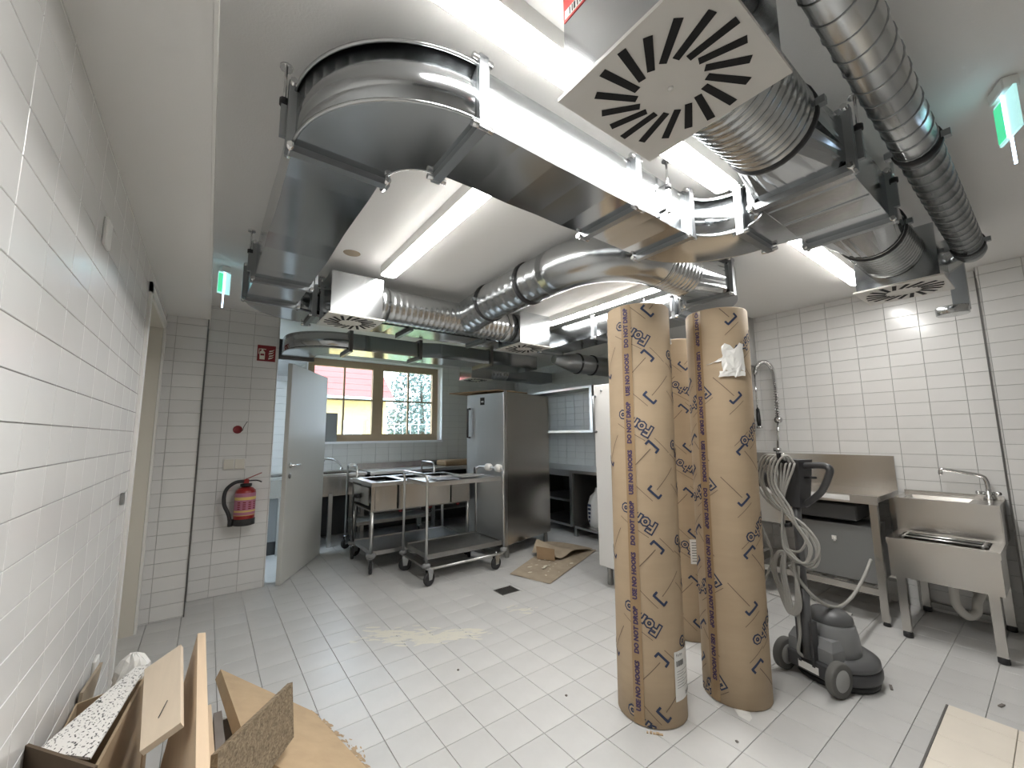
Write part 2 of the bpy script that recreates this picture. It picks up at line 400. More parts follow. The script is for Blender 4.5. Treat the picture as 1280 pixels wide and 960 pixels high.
# ================================================================== DOOR LEAF
A_, B_ = V(.63, 4.49, 0), V(1.15, 5.37, 0)
dv = (B_-A_); ang = math.atan2(dv.y, dv.x); L_ = dv.length
door = bpy.data.objects.new('door_1', None); COL.objects.link(door); door.location = (A_.x, A_.y, 0); door.rotation_euler = (0, 0, ang); bpy.context.view_layer.update()
struct(door, 'pale grey flush door leaf standing open beside the pier')
b = MB(); b.bbox(0, L_, 0, .042, .008, 2.10, .003); b.build('leaf', 'door_grey', door, True)
b = MB(); b.box(-.0015, 0, .010, .032, .95, 1.20); b.build('lock_plate', 'steel_flat', door, True)
b = MB(); b.lathe([(.026, 0), (.026, -.008), (.01, -.010), (.010, -.05)], (.07, 0, 1.10), 16, 'Y'); hd = b.build('handle_rose', 'chrome', door, True)
b = MB(); b.tube([(.07, -.045, 1.10), (.10, -.048, 1.10), (.20, -.045, 1.10)], .0095, 10); b.build('lever', 'chrome', hd, True)
b = MB(); b.lathe([(.026, 0), (.026, -.007), (.012, -.009)], (.07, 0, 1.0), 16, 'Y'); b.build('key_rose', 'steel_dull', door, True)
# ================================================================== CEILING LAMPS
def lamp(x0, x1, y0, y1, label):
    t = thing('ceiling_lamp', label, 'lamp', ((x0+x1)/2, (y0+y1)/2, CZ), 0, 'tube ceiling lamps')
    b = MB(); b.box(x0+.001, x1-.001, y0+.001, y1-.001, 2.524, CZ-.0005); b.build('housing', 'white', t)
    w_ = min(x1-x0, y1-y0)/2; pts = []
    if x1-x0 > y1-y0:
        pts = arc(x1-w_*.6, y0+w_*.6, w_*.6, -90, 0, 4)+arc(x1-w_*.6, y1-w_*.6, w_*.6, 0, 90, 4)+arc(x0+w_*.6, y1-w_*.6, w_*.6, 90, 180, 4)+arc(x0+w_*.6, y0+w_*.6, w_*.6, 180, 270, 4)
    else:
        pts = arc(x1-w_*.6, y0+w_*.6, w_*.6, -90, 0, 4)+arc(x1-w_*.6, y1-w_*.6, w_*.6, 0, 90, 4)+arc(x0+w_*.6, y1-w_*.6, w_*.6, 90, 180, 4)+arc(x0+w_*.6, y0+w_*.6, w_*.6, 180, 270, 4)
    b = MB(); b.prism(pts, 2.5205, 2.5235, True); b.build('diffuser', 'lamp_light', t)
lamp(.36, 1.90, .775, .875, 'lit tube lamp running behind the large swirl diffuser')
lamp(2.66, 4.02, .775, .875, 'lit tube lamp nearest the wall above the hand basin')
lamp(.915, 1.02, 1.30, 2.80, 'lit tube lamp ending beside the bright metal diffuser box')
lamp(2.75, 2.85, 1.62, 3.12, 'lit tube lamp behind the tops of the cardboard rolls')

# ================================================================== DUCTS
ZB, ZT = 2.31, 2.505
def rect_sec(b, x0, x1, y0, y1, z0=ZB, z1=ZT):
    alongx = (x1-x0) >= (y1-y0); L0, L1 = (x0, x1) if alongx else (y0, y1); a0, a1 = (y0, y1) if alongx else (x0, x1)
    n = max(2, round((L1-L0)/.16)); rings = []; rq = random.Random(int(x0*1000+y0*77))
    for k in range(n+1):
        p = L0+(L1-L0)*k/n; d = 0 if k in (0, n) else rq.uniform(-.006, .006); e_ = 0 if k in (0, n) else rq.uniform(-.003, .003)
        q = [(a0-e_, z0+d), (a1+e_, z0+d), (a1+e_, z1), (a0-e_, z1)]
        rings.append([(p, a, z) if alongx else (a, p, z) for a, z in q])
    b.loft(rings, False); return b
def flange(parent, axis, c, a0, a1, z0=ZB, z1=ZT, bolts=True, m='galv_dull'):
    e, t = .024, .016
    b = MB()
    def bx(p, q, r, s):
        if axis == 'X': b.box(c-t, c+t, p, q, r, s)
        else: b.box(p, q, c-t, c+t, r, s)
    bx(a0-e, a1+e, z0-e, z0+.002); bx(a0-e, a1+e, z1-.002, z1+e); bx(a0-e, a0+.002, z0+.002, z1-.002); bx(a1-.002, a1+e, z0+.002, z1-.002)
    f = b.build('flange', m, parent)
    if bolts:
        for a in (a0-.012, a1+.012):
            for z in (z0-.014, z1+.014):
                b = MB()
                p = (c-.035, a, z) if axis == 'X' else (a, c-.035, z); q = (c+.035, a, z) if axis == 'X' else (a, c+.035, z)
                b.tube([p, q], .011, 6); b.build('corner_bolt', 'chrome', f)
    return f
def hanger(parent, x, y, z0, rod=CZ):
    b = MB(); b.cyl((x, y, z0), (x, y, rod), .005, 8); b.tube([(x, y, rod-.008), (x, y, rod)], .02, 10); h = b.build('hanger_rod', 'chrome', parent)
    b = MB(); b.tube([(x, y, z0+.03), (x, y, z0+.05)], .015, 10); b.build('rubber_mount', 'rubber', h); b = MB(); b.box(x-.009, x+.009, y-.009, y+.009, z0-.08, z0+.028); b.build('hanger_bracket', 'galv_dull', h)
def elbow(b, cx, cy, ri, ro, a0, a1, z0=ZB, z1=ZT, n=14):
    o, i = arc(cx, cy, ro, a0, a1, n), arc(cx, cy, ri, a0, a1, n)
    for k in range(n):
        q = [o[k], o[k+1], i[k+1], i[k]]
        b.add([(x, y, z0) for x, y in q]+[(x, y, z1) for x, y in q], [(3, 2, 1, 0), (4, 5, 6, 7)])
        b.add([(*o[k], z0), (*o[k+1], z0), (*o[k+1], z1), (*o[k], z1)], [(0, 1, 2, 3)], True)
        b.add([(*i[k], z0), (*i[k+1], z0), (*i[k+1], z1), (*i[k], z1)], [(3, 2, 1, 0)], True)
    return b
def rim(parent, cx, cy, r, a0, a1, z, n=18, out=1):      # standing seam along an elbow edge
    p = [(x, y, z) for x, y in arc(cx, cy, r+out*.004, a0, a1, n)]
    b = MB(); b.tube(p, .006, 6); b.build('seam', 'galv_round', parent)
md = thing('supply_duct', 'large rectangular galvanised duct bending round under the ceiling', 'duct', (1.2, 1.1, ZB))
# run A along x, with two sections
rect_sec(MB(), .60, 1.355, .955, 1.24).build('duct_section', 'galv', md)
rect_sec(MB(), 1.355, 1.76, .955, 1.24).build('duct_section', 'galv', md)
e1 = elbow(MB(), .60, 1.39, .15, .44, 180, 270).build('duct_elbow', 'galv', md)
rim(e1, .60, 1.39, .44, 180, 270, ZB+.004); rim(e1, .60, 1.39, .44, 180, 270, ZT-.004); rim(e1, .60, 1.39, .15, 180, 270, ZB+.004, out=-1)
rect_sec(MB(), .16, .45, 1.39, 2.74).build('duct_section', 'galv', md)
b = MB(); b.hexa([(.16, 2.74, ZB), (.45, 2.74, ZB), (.44, 3.14, ZB-.01), (.14, 3.14, ZB-.01)], [(.16, 2.74, ZT), (.45, 2.74, ZT), (.44, 3.14, ZT), (.14, 3.14, ZT)]); b.build('duct_section', 'galv', md)
e2 = elbow(MB(), .58, 3.14, .14, .44, 180, 90, ZB-.01).build('duct_elbow', 'galv', md)
rim(e2, .58, 3.14, .44, 180, 90, ZB-.006); rim(e2, .58, 3.14, .14, 180, 90, ZB-.006, out=-1)
rect_sec(MB(), .58, 1.35, 3.28, 3.58, ZB-.01).build('duct_section', 'galv', md)
rect_sec(MB(), 1.35, 2.1, 3.28, 3.58, ZB-.01).build('duct_section', 'galv', md)
rect_sec(MB(), 2.1, 2.9, 3.28, 3.58, ZB-.01).build('duct_section', 'galv', md)
flange(md, 'X', .60, .955, 1.24); flange(md, 'X', 1.355, .955, 1.24); flange(md, 'X', 1.76, .955, 1.24)
flange(md, 'Y', 1.39, .16, .45); flange(md, 'Y', 2.74, .16, .45); flange(md, 'Y', 3.14, .14, .44, ZB-.01); flange(md, 'X', .58, 3.28, 3.58, ZB-.01)
flange(md, 'X', 1.35, 3.28, 3.58, ZB-.01, bolts=False); flange(md, 'X', 2.1, 3.28, 3.58, ZB-.01, bolts=False)
# elbow to the branch box C
e3 = elbow(MB(), 1.76, .79, .165, .45, 0, 90).build('duct_elbow', 'galv', md)
rim(e3, 1.76, .79, .45, 0, 90, ZB+.004); rim(e3, 1.76, .79, .165, 0, 90, ZB+.004, out=-1); rim(e3, 1.76, .79, .165, 0, 90, ZT-.004, out=-1)
flange(md, 'Y', .79, 1.925, 2.21)
lf = [(1.925, .79)]+arc(1.795, .79, .13, 0, -90, 8)[1:]
pts = [(2.21, .79)]+lf+[(2.25, .66)]
b = MB(); b.prism(pts, ZB, ZT, True); b.build('branch_shoe', 'galv', md)
rect_sec(MB(), 1.755, 2.35, .355, .66).build('branch_section', 'galv', md)
flange(md, 'X', 1.755, .355, .66); flange(md, 'X', 2.35, .355, .66)
for k in range(3):
    xx = 1.87+k*.17; b = MB(); b.box(xx-.006, xx+.006, .36, .655, ZB-.004, ZB-.0005); b.build('stiffener_bead', 'galv', md)
for (x, y, z) in ((.128, 1.40, 2.42), (.128, 2.73, 2.42), (1.56, .93, 2.42), (1.80, .325, 2.42), (2.32, .325, 2.42), (.49, 2.74, 2.42), (.62, 3.245, 2.42)): hanger(md, x, y, z)
b = MB(); b.box(1.545, 1.575, .935, .955, 2.36, 2.47); b.build('bracket', 'chrome', md)

def rib_tube(path, r, pitch=.03, h=.004, n=28, caps=True):
    """corrugated round duct along a polyline"""
    P = [Vector(p) for p in path]; out = []; rr = []
    L = [0]
    for i in range(1, len(P)): L.append(L[-1]+(P[i]-P[i-1]).length)
    tot = L[-1]; m = max(2, int(tot/pitch))
    def at(s):
        s = min(max(s, 0), tot)
        for i in range(1, len(P)):
            if s <= L[i] or i == len(P)-1:
                t = (s-L[i-1])/max(1e-9, L[i]-L[i-1]); return P[i-1].lerp(P[i], t)
    for k in range(m):
        for fr, d in ((0, 0), (.3, 0), (.42, h), (.58, h), (.7, 0)):
            out.append(at((k+fr)/m*tot)); rr.append(r+d)
    out.append(P[-1]); rr.append(r)
    b = MB(); b.tube(out, rr, n, caps); return b
def clamp(parent, c, axis, r, w_=.012, m='rubber'):
    b = MB(); ax = Vector(axis).normalized(); c = Vector(c)
    b.tube([c-ax*w_, c-ax*w_*.9, c+ax*w_*.9, c+ax*w_], [r, r+.009, r+.009, r], 28); f = b.build('clamp', m, parent)
    side = ax.cross(Vector((0, 0, 1))).normalized()
    for s in (-1, 1):
        b = MB(); q = c+side*s*(r+.014); b.box(q.x-.012, q.x+.012, q.y-.012, q.y+.012, q.z-.012, q.z+.012); b.build('clamp_bolt', 'galv_dull', f)
    return f
def sq2round(x0, x1, ya, yb, za, zb, cy, cz, r, n=32):
    """square at x0 -> round at x1"""
    R, C = [], []
    for k in range(n):
        a = 2*PI*(k+.5)/n; c, s = math.cos(a), math.sin(a); m = max(abs(c), abs(s))
        R.append((x0, (ya+yb)/2+(yb-ya)/2*c/m, (za+zb)/2+(zb-za)/2*s/m)); C.append((x1, cy+r*c, cz+r*s))
    b = MB(); vs = R+C
    b.add(vs, [(i, (i+1) % n, n+(i+1) % n, n+i) for i in range(n)], False); return b
# swirl diffusers
def diffuser(x0, y0, label, sx=1):
    S = .378; t = thing('swirl_diffuser', label, 'diffuser', (x0+S/2, y0+S/2, 2.2), 0, 'swirl diffusers under the ceiling')
    cx, cy = x0+S/2, y0+S/2; e = .014
    b = MB(); b.box(x0+e, x0+S-e, y0+e, y0+S-e, 2.207, 2.50); bx = b.build('plenum_box', 'galv', t)
    b = MB(); b.box(x0, x0+S, y0, y0+S, 2.197, 2.2065); b.build('face_plate', 'diffuser_plate', t)
    n = 18; tw = math.radians(16)
    for k in range(n):
        a = 2*PI*k/n; d = V(math.cos(a), math.sin(a), 0); q = V(math.cos(a+tw+.25), math.sin(a+tw+.25), 0)
        p0 = V(cx, cy, 0)+d*.078; ext = .155+.02*abs(math.sin(2*a)); p1 = p0+q*(ext-.068); s = q.cross(V(0, 0, 1))*.0085
        b = MB(); zz = 2.1965
        b.hexa([p0-s+V(0, 0, zz-.0015), p0+s+V(0, 0, zz-.0015), p1+s*1.15+V(0, 0, zz-.0015), p1-s*1.15+V(0, 0, zz-.0015)], [p0-s+V(0, 0, zz), p0+s+V(0, 0, zz), p1+s*1.15+V(0, 0, zz), p1-s*1.15+V(0, 0, zz)])
        b.build('slot', 'slot', t)
    b = MB(); b.lathe([(.006, 0), (.006, -.003), (.001, -.004)], (cx, cy, 2.197), 12); b.build('centre_screw', 'white', t)
    for (hx, hy) in ((x0+.02, y0+S+.01), (x0+S-.02, y0+S+.01)): hanger(t, hx, hy, 2.50) if False else None
    return t
d1 = diffuser(.642, .283, 'swirl diffuser with red sticker hanging closest overhead')
d2 = diffuser(3.055, .288, 'swirl diffuser beside the pipe near the white tiled wall')
d3 = diffuser(.588, 2.82, 'bright swirl diffuser box beside the window end of a tube lamp')
d4 = diffuser(2.195, 2.82, 'swirl diffuser box above the tall steel refrigerator')
# sticker on d1 box (face x = .656)
xs_ = .6555
b = MB(); b.box(xs_-.001, xs_, .50, .645, 2.41, 2.498); st = b.build('sticker', 'label_red', d1)
b = MB(); b.box(xs_-.002, xs_-.001, .515, .64, 2.416, 2.44); b.build('barcode_strip', 'paper', st)
b = MB()
for k in range(12):
    y_ = .525+k*.0088; b.box(xs_-.003, xs_-.002, y_, y_+(.002 if k % 3 else .0045), 2.419, 2.437)
b.build('barcode', 'ink', st)
b = MB(); b.box(xs_-.002, xs_-.001, .55, .60, 2.455, 2.49); b.build('white_panel', 'paper', st)
# round connections d1 - C - d2
rd = thing('round_duct', 'thick ribbed round duct joining the nearest swirl diffuser', 'duct', (1.2, .5, 2.3), 0, 'ribbed round ducts')
rib_tube([(1.00, .485, 2.385), (1.46, .49, 2.40)], .135, .034, .0035).build('ribbed_pipe', 'galv_round', rd)
clamp(rd, (1.462, .49, 2.40), (1, 0, 0), .135, .01)
sq2round(1.74, 1.46, .355, .66, ZB, ZT, .49, 2.40, .134).build('transition', 'galv', rd)
rd = thing('round_duct', 'short ribbed round duct beside the diffuser by the tiled wall', 'duct', (2.8, .5, 2.3), 0, 'ribbed round ducts')
sq2round(2.366, 2.68, .355, .66, ZB, ZT, .49, 2.40, .134).build('transition', 'galv', rd)
rib_tube([(2.68, .49, 2.40), (3.068, .485, 2.385)], .135, .034, .005).build('ribbed_pipe', 'galv_round', rd)
clamp(rd, (2.69, .49, 2.40), (1, 0, 0), .135, .01)
# d3 - d4 header with branch
rd = thing('round_duct', 'ribbed round duct between the two far diffuser boxes', 'duct', (1.6, 3.0, 2.3), 0, 'ribbed round ducts')
rib_tube([(.955, 3.01, 2.375), (2.205, 3.01, 2.375)], .13, .045, .0022).build('ribbed_pipe', 'galv_round', rd)
b = MB(); b.tube([(.955, 3.01, 2.375), (1.03, 3.01, 2.375)], .137, 28); b.build('collar', 'galv_round', rd)
b = MB(); b.tube([(2.12, 3.01, 2.375), (2.205, 3.01, 2.375)], .137, 28); b.build('collar', 'galv_round', rd)
ZR = 2.43
rd = thing('round_duct', 'long ribbed round duct curving behind the rectangular duct', 'duct', (1.74, 2.2, 2.3), 0, 'ribbed round ducts')
rib_tube([(1.74, 2.98, 2.39), (1.74, 2.55, ZR), (1.74, 1.88, ZR)], .14, .075, .002).build('ribbed_pipe', 'galv_round', rd)
clamp(rd, (1.74, 2.62, ZR-.004), (0, 1, 0), .142, .012); clamp(rd, (1.74, 2.12, ZR), (0, 1, 0), .142, .012)
b = MB(); pe = [(x, y, ZR) for x, y in arc(2.14, 1.80, .40, 180, 270, 16)]
b.tube([(1.74, 1.90, ZR)]+pe+[(2.16, 1.40, ZR)], .143, 32); b.build('bend', 'galv_round', rd)
rib_tube([(2.14, 1.40, ZR), (2.48, 1.40, ZR)], .14, .034, .005).build('ribbed_pipe', 'galv_round', rd)
sq2round(2.80, 2.47, 1.25, 1.57, ZB+.02, ZT+.04, 1.40, ZR, .14).build('transition', 'galv', rd)
# rectangular duct 4 along y, from the transition towards the window
rd = thing('exhaust_duct', 'bright rectangular duct running behind the standing cardboard rolls', 'duct', (3.1, 2.4, ZB))
flange(rd, 'X', 2.80, 1.25, 1.57, ZB+.02, ZT+.04)
elbow(MB(), 2.80, 1.70, .13, .45, 270, 360, ZB+.02, ZT+.04).build('duct_elbow', 'galv', rd)
rect_sec(MB(), 2.93, 3.25, 1.70, 2.6).build('duct_section', 'galv', rd); rect_sec(MB(), 2.93, 3.25, 2.6, 3.40).build('duct_section', 'galv', rd)
flange(rd, 'Y', 1.75, 2.93, 3.25); flange(rd, 'Y', 2.6, 2.93, 3.25); flange(rd, 'Y', 3.40, 2.93, 3.25)
for (x, y) in ((2.89, 2.0), (2.89, 1.75)): hanger(rd, x, y, 2.42)
rd2 = thing('round_duct', 'dark round duct with black clamps high above the white cabinet', 'duct', (3.7, 3.2, 2.2), 0, 'ribbed round ducts')
b = MB(); b.tube([(3.15, 3.42, 2.24), (3.45, 3.40, 2.22), (4.3, 3.30, 2.20)], [.05, .115, .115], 24); b.build('pipe', 'galv_dull', rd2)
clamp(rd2, (3.50, 3.395, 2.219), (1, -.1, 0), .116, .012); clamp(rd2, (3.72, 3.37, 2.214), (1, -.1, 0), .116, .012)
# spiral pipe
sp = thing('spiral_pipe', 'long spiral seamed pipe under the ceiling above the basin', 'pipe', (2.2, .225, 2.4))
b = MB(); r_, xa, xb = .062, -.03, 3.46
b.tube([(xa, .212, 2.42), (xb, .212, 2.42)], r_, 28); b.build('pipe', 'galv_round', sp)
hel = []; nt_ = int((xb-xa)/.085*18)
for k in range(nt_+1):
    a = 2*PI*k/18; hel.append((xa+(xb-xa)*k/nt_, .212+(r_+.0012)*math.cos(a), 2.42+(r_+.0012)*math.sin(a)))
b = MB(); b.tube(hel, .0026, 4); b.build('spiral_seam', 'galv_dull', sp)
clamp(sp, (2.02, .212, 2.42), (1, 0, 0), r_, .012); clamp(sp, (3.36, .212, 2.42), (1, 0, 0), r_, .012)
b = MB(); b.tube([(3.44, .212, 2.42), (3.50, .212, 2.42), (3.54, .212, 2.40)], [.066, .066, .05], 24); b.build('end_cap', 'galv_dull', sp)
b = MB(); b.tube([(3.47, .26, 2.39), (3.50, .33, 2.35), (3.50, .36, 2.33)], [.045, .045, .05], 18); b.build('side_spout', 'galv_round', sp)
vt = thing('valve_duct', 'small round steel vent valve below the spiral pipe end', 'vent', (3.75, .33, 2.1))
b = MB(); b.box(3.70, 3.76, .26, .33, 2.13, 2.589); b.build('drop_duct', 'galv_dull', vt)
b = MB(); b.lathe([(.07, 0), (.075, .004), (.075, .05), (.06, .054)], (3.70, .335, 2.10), 24); b.build('valve', 'galv_round', vt)
# dark exhaust run by the window
xd = thing('exhaust_duct', 'dark rectangular duct curving along the window wall', 'duct', (2.2, 4.2, 2.2))
Z0, Z1 = 2.20, 2.36
rect_sec(MB(), 1.02, 1.75, 3.98, 4.28, Z0, Z1).build('duct_section', 'galv', xd)
b = MB(); b.hexa([(1.75, 3.98, Z0), (1.95, 3.90, Z0), (1.95, 4.28, Z0), (1.75, 4.28, Z0)], [(1.75, 3.98, Z1), (1.95, 3.90, Z1), (1.95, 4.28, Z1), (1.75, 4.28, Z1)]); b.build('widening', 'galv', xd)
rect_sec(MB(), 1.95, 2.6, 3.90, 4.28, Z0, Z1).build('duct_section', 'galv', xd); rect_sec(MB(), 2.6, 3.3, 3.90, 4.28, Z0, Z1).build('duct_section', 'galv', xd)
e = elbow(MB(), 1.02, 4.46, .18, .48, 270, 180, Z0, Z1).build('duct_elbow', 'galv', xd); rim(e, 1.02, 4.46, .48, 180, 270, Z0+.004); rim(e, 1.02, 4.46, .18, 180, 270, Z0+.004, out=-1)
rect_sec(MB(), .54, .84, 4.74, 6.245, Z0, Z1).build('duct_section', 'galv', xd)
rect_sec(MB(), .54, .84, 4.46, 4.74, Z0, Z1).build('duct_section', 'galv', xd)
flange(xd, 'Y', 4.74, .54, .84, Z0, Z1, False, 'trim_dark'); flange(xd, 'X', 1.04, 3.98, 4.28, Z0, Z1, False, 'trim_dark'); flange(xd, 'X', 1.75, 3.98, 4.28, Z0, Z1, False, 'trim_dark'); flange(xd, 'X', 2.6, 3.90, 4.28, Z0, Z1, False, 'trim_dark')
# fifth diffuser at the window wall
d5 = diffuser(3.0, 5.02, 'small far diffuser box beside the window reveal')
rd = thing('round_duct', 'short shiny round duct behind the far diffuser box', 'duct', (3.6, 5.2, 2.3), 0, 'ribbed round ducts')
rib_tube([(3.37, 5.2, 2.34), (3.75, 5.2, 2.34)], .11, .06, .004).build('ribbed_pipe', 'galv_round', rd)
sq2round(4.05, 3.74, 5.05, 5.35, 2.24, 2.40, 5.2, 2.34, .11).build('transition', 'galv_dull', rd)
rect_sec(MB(), 4.05, 4.6, 5.05, 5.35, 2.24, 2.40).build('duct_section', 'galv_dull', rd)
b = MB(); b.cyl((3.9, 5.2, 2.4), (3.9, 5.2, CZ), .01, 8); b.build('hanger_rod', 'galv_dull', rd)
# hood box above the sink
hb = thing('extraction_hood', 'grey steel extraction hood box behind the standing rolls', 'hood', (4.4, 2.2, 2.05))
b = MB(); b.box(4.16, 4.596, 1.85, 2.75, 2.06, 2.585); b.build('hood_box', 'steel_flat', hb)
b = MB(); b.box(4.16, 4.596, 1.842, 1.852, 2.05, 2.07); b.build('lower_lip', 'steel_dull', hb)
# ceiling stain
b = MB(); b.lathe([(.055, 0), (.052, -.003)], (.69, 2.70, CZ), 20, sx=1, sy=.9); o = b.build('ceiling_stain', 'mat_brown'); tag(o, 'faint brownish round patch on the ceiling by the duct', 'ceiling patch')
# ================================================================== EXIT SIGNS
def exit_sign(x, y, rz, label, sc=1.0):
    t = thing('exit_sign', label, 'exit sign', (x, y, CZ), rz, 'hanging exit signs')
    b = MB(); b.bbox(-.075*sc, .075*sc, -.022, .022, -.045, -.0005, .004); b.build('housing', 'white', t, True)
    b = MB(); b.box(-.10*sc, .10*sc, -.004, .004, -.20, -.045); pl = b.build('lit_panel', 'exit_white', t, True)
    b = MB(); b.box(.01, .099*sc, .004, .006, -.19, -.055); b.build('green_pictogram', 'exit_green', pl, True)
    b = MB(); b.box(-.003, .003, .006, .009, -.20, -.045); b.box(-.003, .003, -.003, .003, -.30, -.20); b.build('light_strip', 'exit_led', t, True)
exit_sign(2.17, .0, math.radians(24), 'glowing exit sign hanging beside the spiral pipe', .62)
exit_sign(.02, 3.45, math.radians(200), 'glowing exit sign hanging by the soffit edge', .38)
# ================================================================== CARDBOARD ROLLS
def text_mesh(s, size, bold=0.0):
    """triangulated outline text -> (verts2d, tris), centred"""
    cu = bpy.data.curves.new('t', 'FONT'); cu.body = s; cu.size = size; cu.offset = bold; cu.align_x = 'CENTER'; cu.align_y = 'CENTER'; cu.resolution_u = 2
    ob = bpy.data.objects.new('t', cu); COL.objects.link(ob); bpy.context.view_layer.update()
    me = bpy.data.meshes.new_from_object(ob.evaluated_get(bpy.context.evaluated_depsgraph_get()))
    bm = bmesh.new(); bm.from_mesh(me); bmesh.ops.remove_doubles(bm, verts=bm.verts, dist=size*1e-4); bmesh.ops.triangulate(bm, faces=bm.faces)
    long_ = [e for e in bm.edges if e.calc_length() > .022]
    if long_: bmesh.ops.subdivide_edges(bm, edges=long_, cuts=2); bmesh.ops.triangulate(bm, faces=bm.faces)
    bm.verts.ensure_lookup_table(); bm.verts.index_update()
    r = ([(v.co.x, v.co.y) for v in bm.verts], [tuple(v.index for v in f.verts) for f in bm.faces])
    bm.free(); bpy.data.objects.remove(ob); bpy.data.curves.remove(cu); bpy.data.meshes.remove(me)
    return r
TXT = {}
def T(s, size, bold=0.):
    k = (s, size, bold)
    if k not in TXT: TXT[k] = text_mesh(*k)
    return TXT[k]
def strip2d(p, q, w_, n=6):
    p, q = Vector(p), Vector(q); d = (q-p).normalized(); s = Vector((-d.y, d.x))*w_/2
    vs = []; fs = []
    for k in range(n+1):
        c = p.lerp(q, k/n); vs += [tuple(c-s), tuple(c+s)]
        if k: fs.append((2*k-2, 2*k, 2*k+1, 2*k-1))
    return vs, fs
class Roll:
    def __init__(s, c, r, h, label, lean=(0, 0)):
        s.c, s.r, s.h = Vector((c[0], c[1], 0)), r, h
        d = s.c.normalized(); s.to = -d; s.rt = Vector((d.y, -d.x, 0)); s.lean = lean
        s.root = thing('cardboard_roll', label, 'roll', (c[0], c[1], 0), 0, 'wrapped flooring rolls')
        n = 48; rings = []
        zs = [0, .004]+[h*k/10 for k in range(1, 10)]+[h-.01, h]
        for z in zs:
            rr = r-.006 if z in (0, h) else r
            rings.append([s.at(2*PI*k/n*rr, z, 0, rr) for k in range(n)])
        b = MB(); b.loft(rings); s.body = b.build('wrapping', 'cardboard', s.root)
        s.acc = {}; s.n = 0
    def at(s, u, z, off, rr=None):
        R = (rr or s.r)+off; a = u/(rr or s.r)
        return s.c+Vector((s.lean[0]*z, s.lean[1]*z, 0))+s.to*(R*math.cos(a))+s.rt*(R*math.sin(a))+Vector((0, 0, z))
    def put(s, m2, uv, rot, m, off, key=None):
        vs, fs = m2; c, sn = math.cos(rot), math.sin(rot)
        b = s.acc.setdefault((key or m, m, s.n if key in ('bracket_mark', 'printed_logo', 'logo_inlay', 'printed_line', 'printed_rule', 'tape_lettering') else 0), MB())
        P = [(uv[0]+x*c-y*sn, uv[1]+x*sn+y*c) for x, y in vs]
        fs = [f for f in fs if all(.004 < P[i][1] < s.h-.004 for i in f)]
        b.add([s.at(x, y, off) for x, y in P], fs)
    def bracket(s, u, z, rot):
        """square bracket whose legs point along rot, with a thin line running on from it"""
        s.n += 1
        d = Vector((math.cos(rot), math.sin(rot))); t = Vector((-d.y, d.x)); c = Vector((u, z)); L, w_ = .037, .0115
        for a, b_ in ((c-t*L, c+t*L), (c-t*(L-.004), c-t*(L-.004)+d*.024), (c+t*(L-.004), c+t*(L-.004)+d*.024)):
            s.put(strip2d(a, b_, w_, 6), (0, 0), 0, 'print_blue', .0016, 'bracket_mark')
        s.put(strip2d(c+d*.025, c+d*.17, .004, 10), (0, 0), 0, 'print_brown', .0014, 'printed_line')
        s.put(strip2d(c-d*.03+t*.09, c-d*.03-t*.02, .003, 6), (0, 0), 0, 'print_brown', .0014, 'printed_rule')
    def logo(s, u, z, rot):
        s.n += 1
        s.put(T('Forbo', .078, .0078), (u, z), rot, 'print_blue', .0016, 'printed_logo')
        s.put(T('Forbo', .078, .0008), (u, z), rot, 'cardboard', .0028, 'logo_inlay')
        s.put(strip2d((-.09, .052), (.08, .052), .003, 8), (u, z), rot, 'print_brown', .0014, 'printed_line')
    def tape(s, u, phase, down=False):
        w_ = .052; n = 40; vs = []; fs = []
        for k in range(n+1):
            for j in range(4): vs.append((u-w_/2+w_*j/3, .006+(s.h-.012)*k/n))
            if k:
                for j in range(3): a = (k-1)*4+j; fs.append((a, a+1, a+5, a+4))
        s.put((vs, fs), (0, 0), 0, 'tape', .0032, 'packing_tape')
        z = s.h-phase; k = 0
        while z > .05:
            s.n += 1; s.put(T('DO NOT DROP' if k % 2 == 0 else 'USE NO HOOKS', .0305, .0017), (u, z), -PI/2 if down else PI/2, 'print_violet', .0044, 'tape_lettering'); z -= .252; k += 1
    def done(s):
        for (k, m, _), b in s.acc.items(): b.build(k, m, s.root if k in ('packing_tape', 'wrapping') else s.body)
RL = Roll((1.905, 1.392), .168, 2.07, 'tall cardboard roll with barcode label near its foot', (.008, -.006))
RL.tape(-.062, .13)
for k, (u, z) in enumerate(((.045, 2.015), (.05, 1.79), (.04, 1.555), (.055, 1.32), (.045, 1.08), (.06, .83), (.05, .575), (.06, .315), (.045, .06))):
    RL.bracket(u, z, math.radians(47 if k % 2 == 0 else 227))
for k in range(5): RL.logo(-.035, 1.91-k*.475, math.radians(148)); RL.logo(.245, 1.75-k*.475, math.radians(148)); RL.bracket(-.22, 1.70-k*.475, math.radians(60)); RL.bracket(.235, 1.56-k*.475, math.radians(47)); RL.logo(-.36, 1.75-k*.475, math.radians(148))
# address label
vs, fs = [], []
for k in range(9):
    for j in range(3): vs.append((.115+.15*k/8, .115+.22*j/2))
    if k:
        for j in range(2): a = (k-1)*3+j; fs.append((a, a+3, a+4, a+1))
RL.put((vs, fs), (0, 0), 0, 'paper', .0036, 'paper_label')
for k in range(10): RL.put(strip2d((.128+k*.0052, .268), (.128+k*.0052, .293), .0026 if k % 3 else .004, 1), (0, 0), 0, 'ink', .0046, 'label_barcode')
for k in range(7): RL.put(strip2d((.128, .245-k*.012), (.128+(.05 if k % 2 else .1), .245-k*.012), .0016, 4), (0, 0), 0, 'ink', .0046, 'label_barcode')
for k in range(14): RL.put(strip2d((.19+k*.005, .128), (.19+k*.005, .145), .0025, 1), (0, 0), 0, 'ink', .0046, 'label_barcode')
RL.put(T('Forbo', .018), (.148, .318), 0, 'ink', .0046, 'label_barcode')
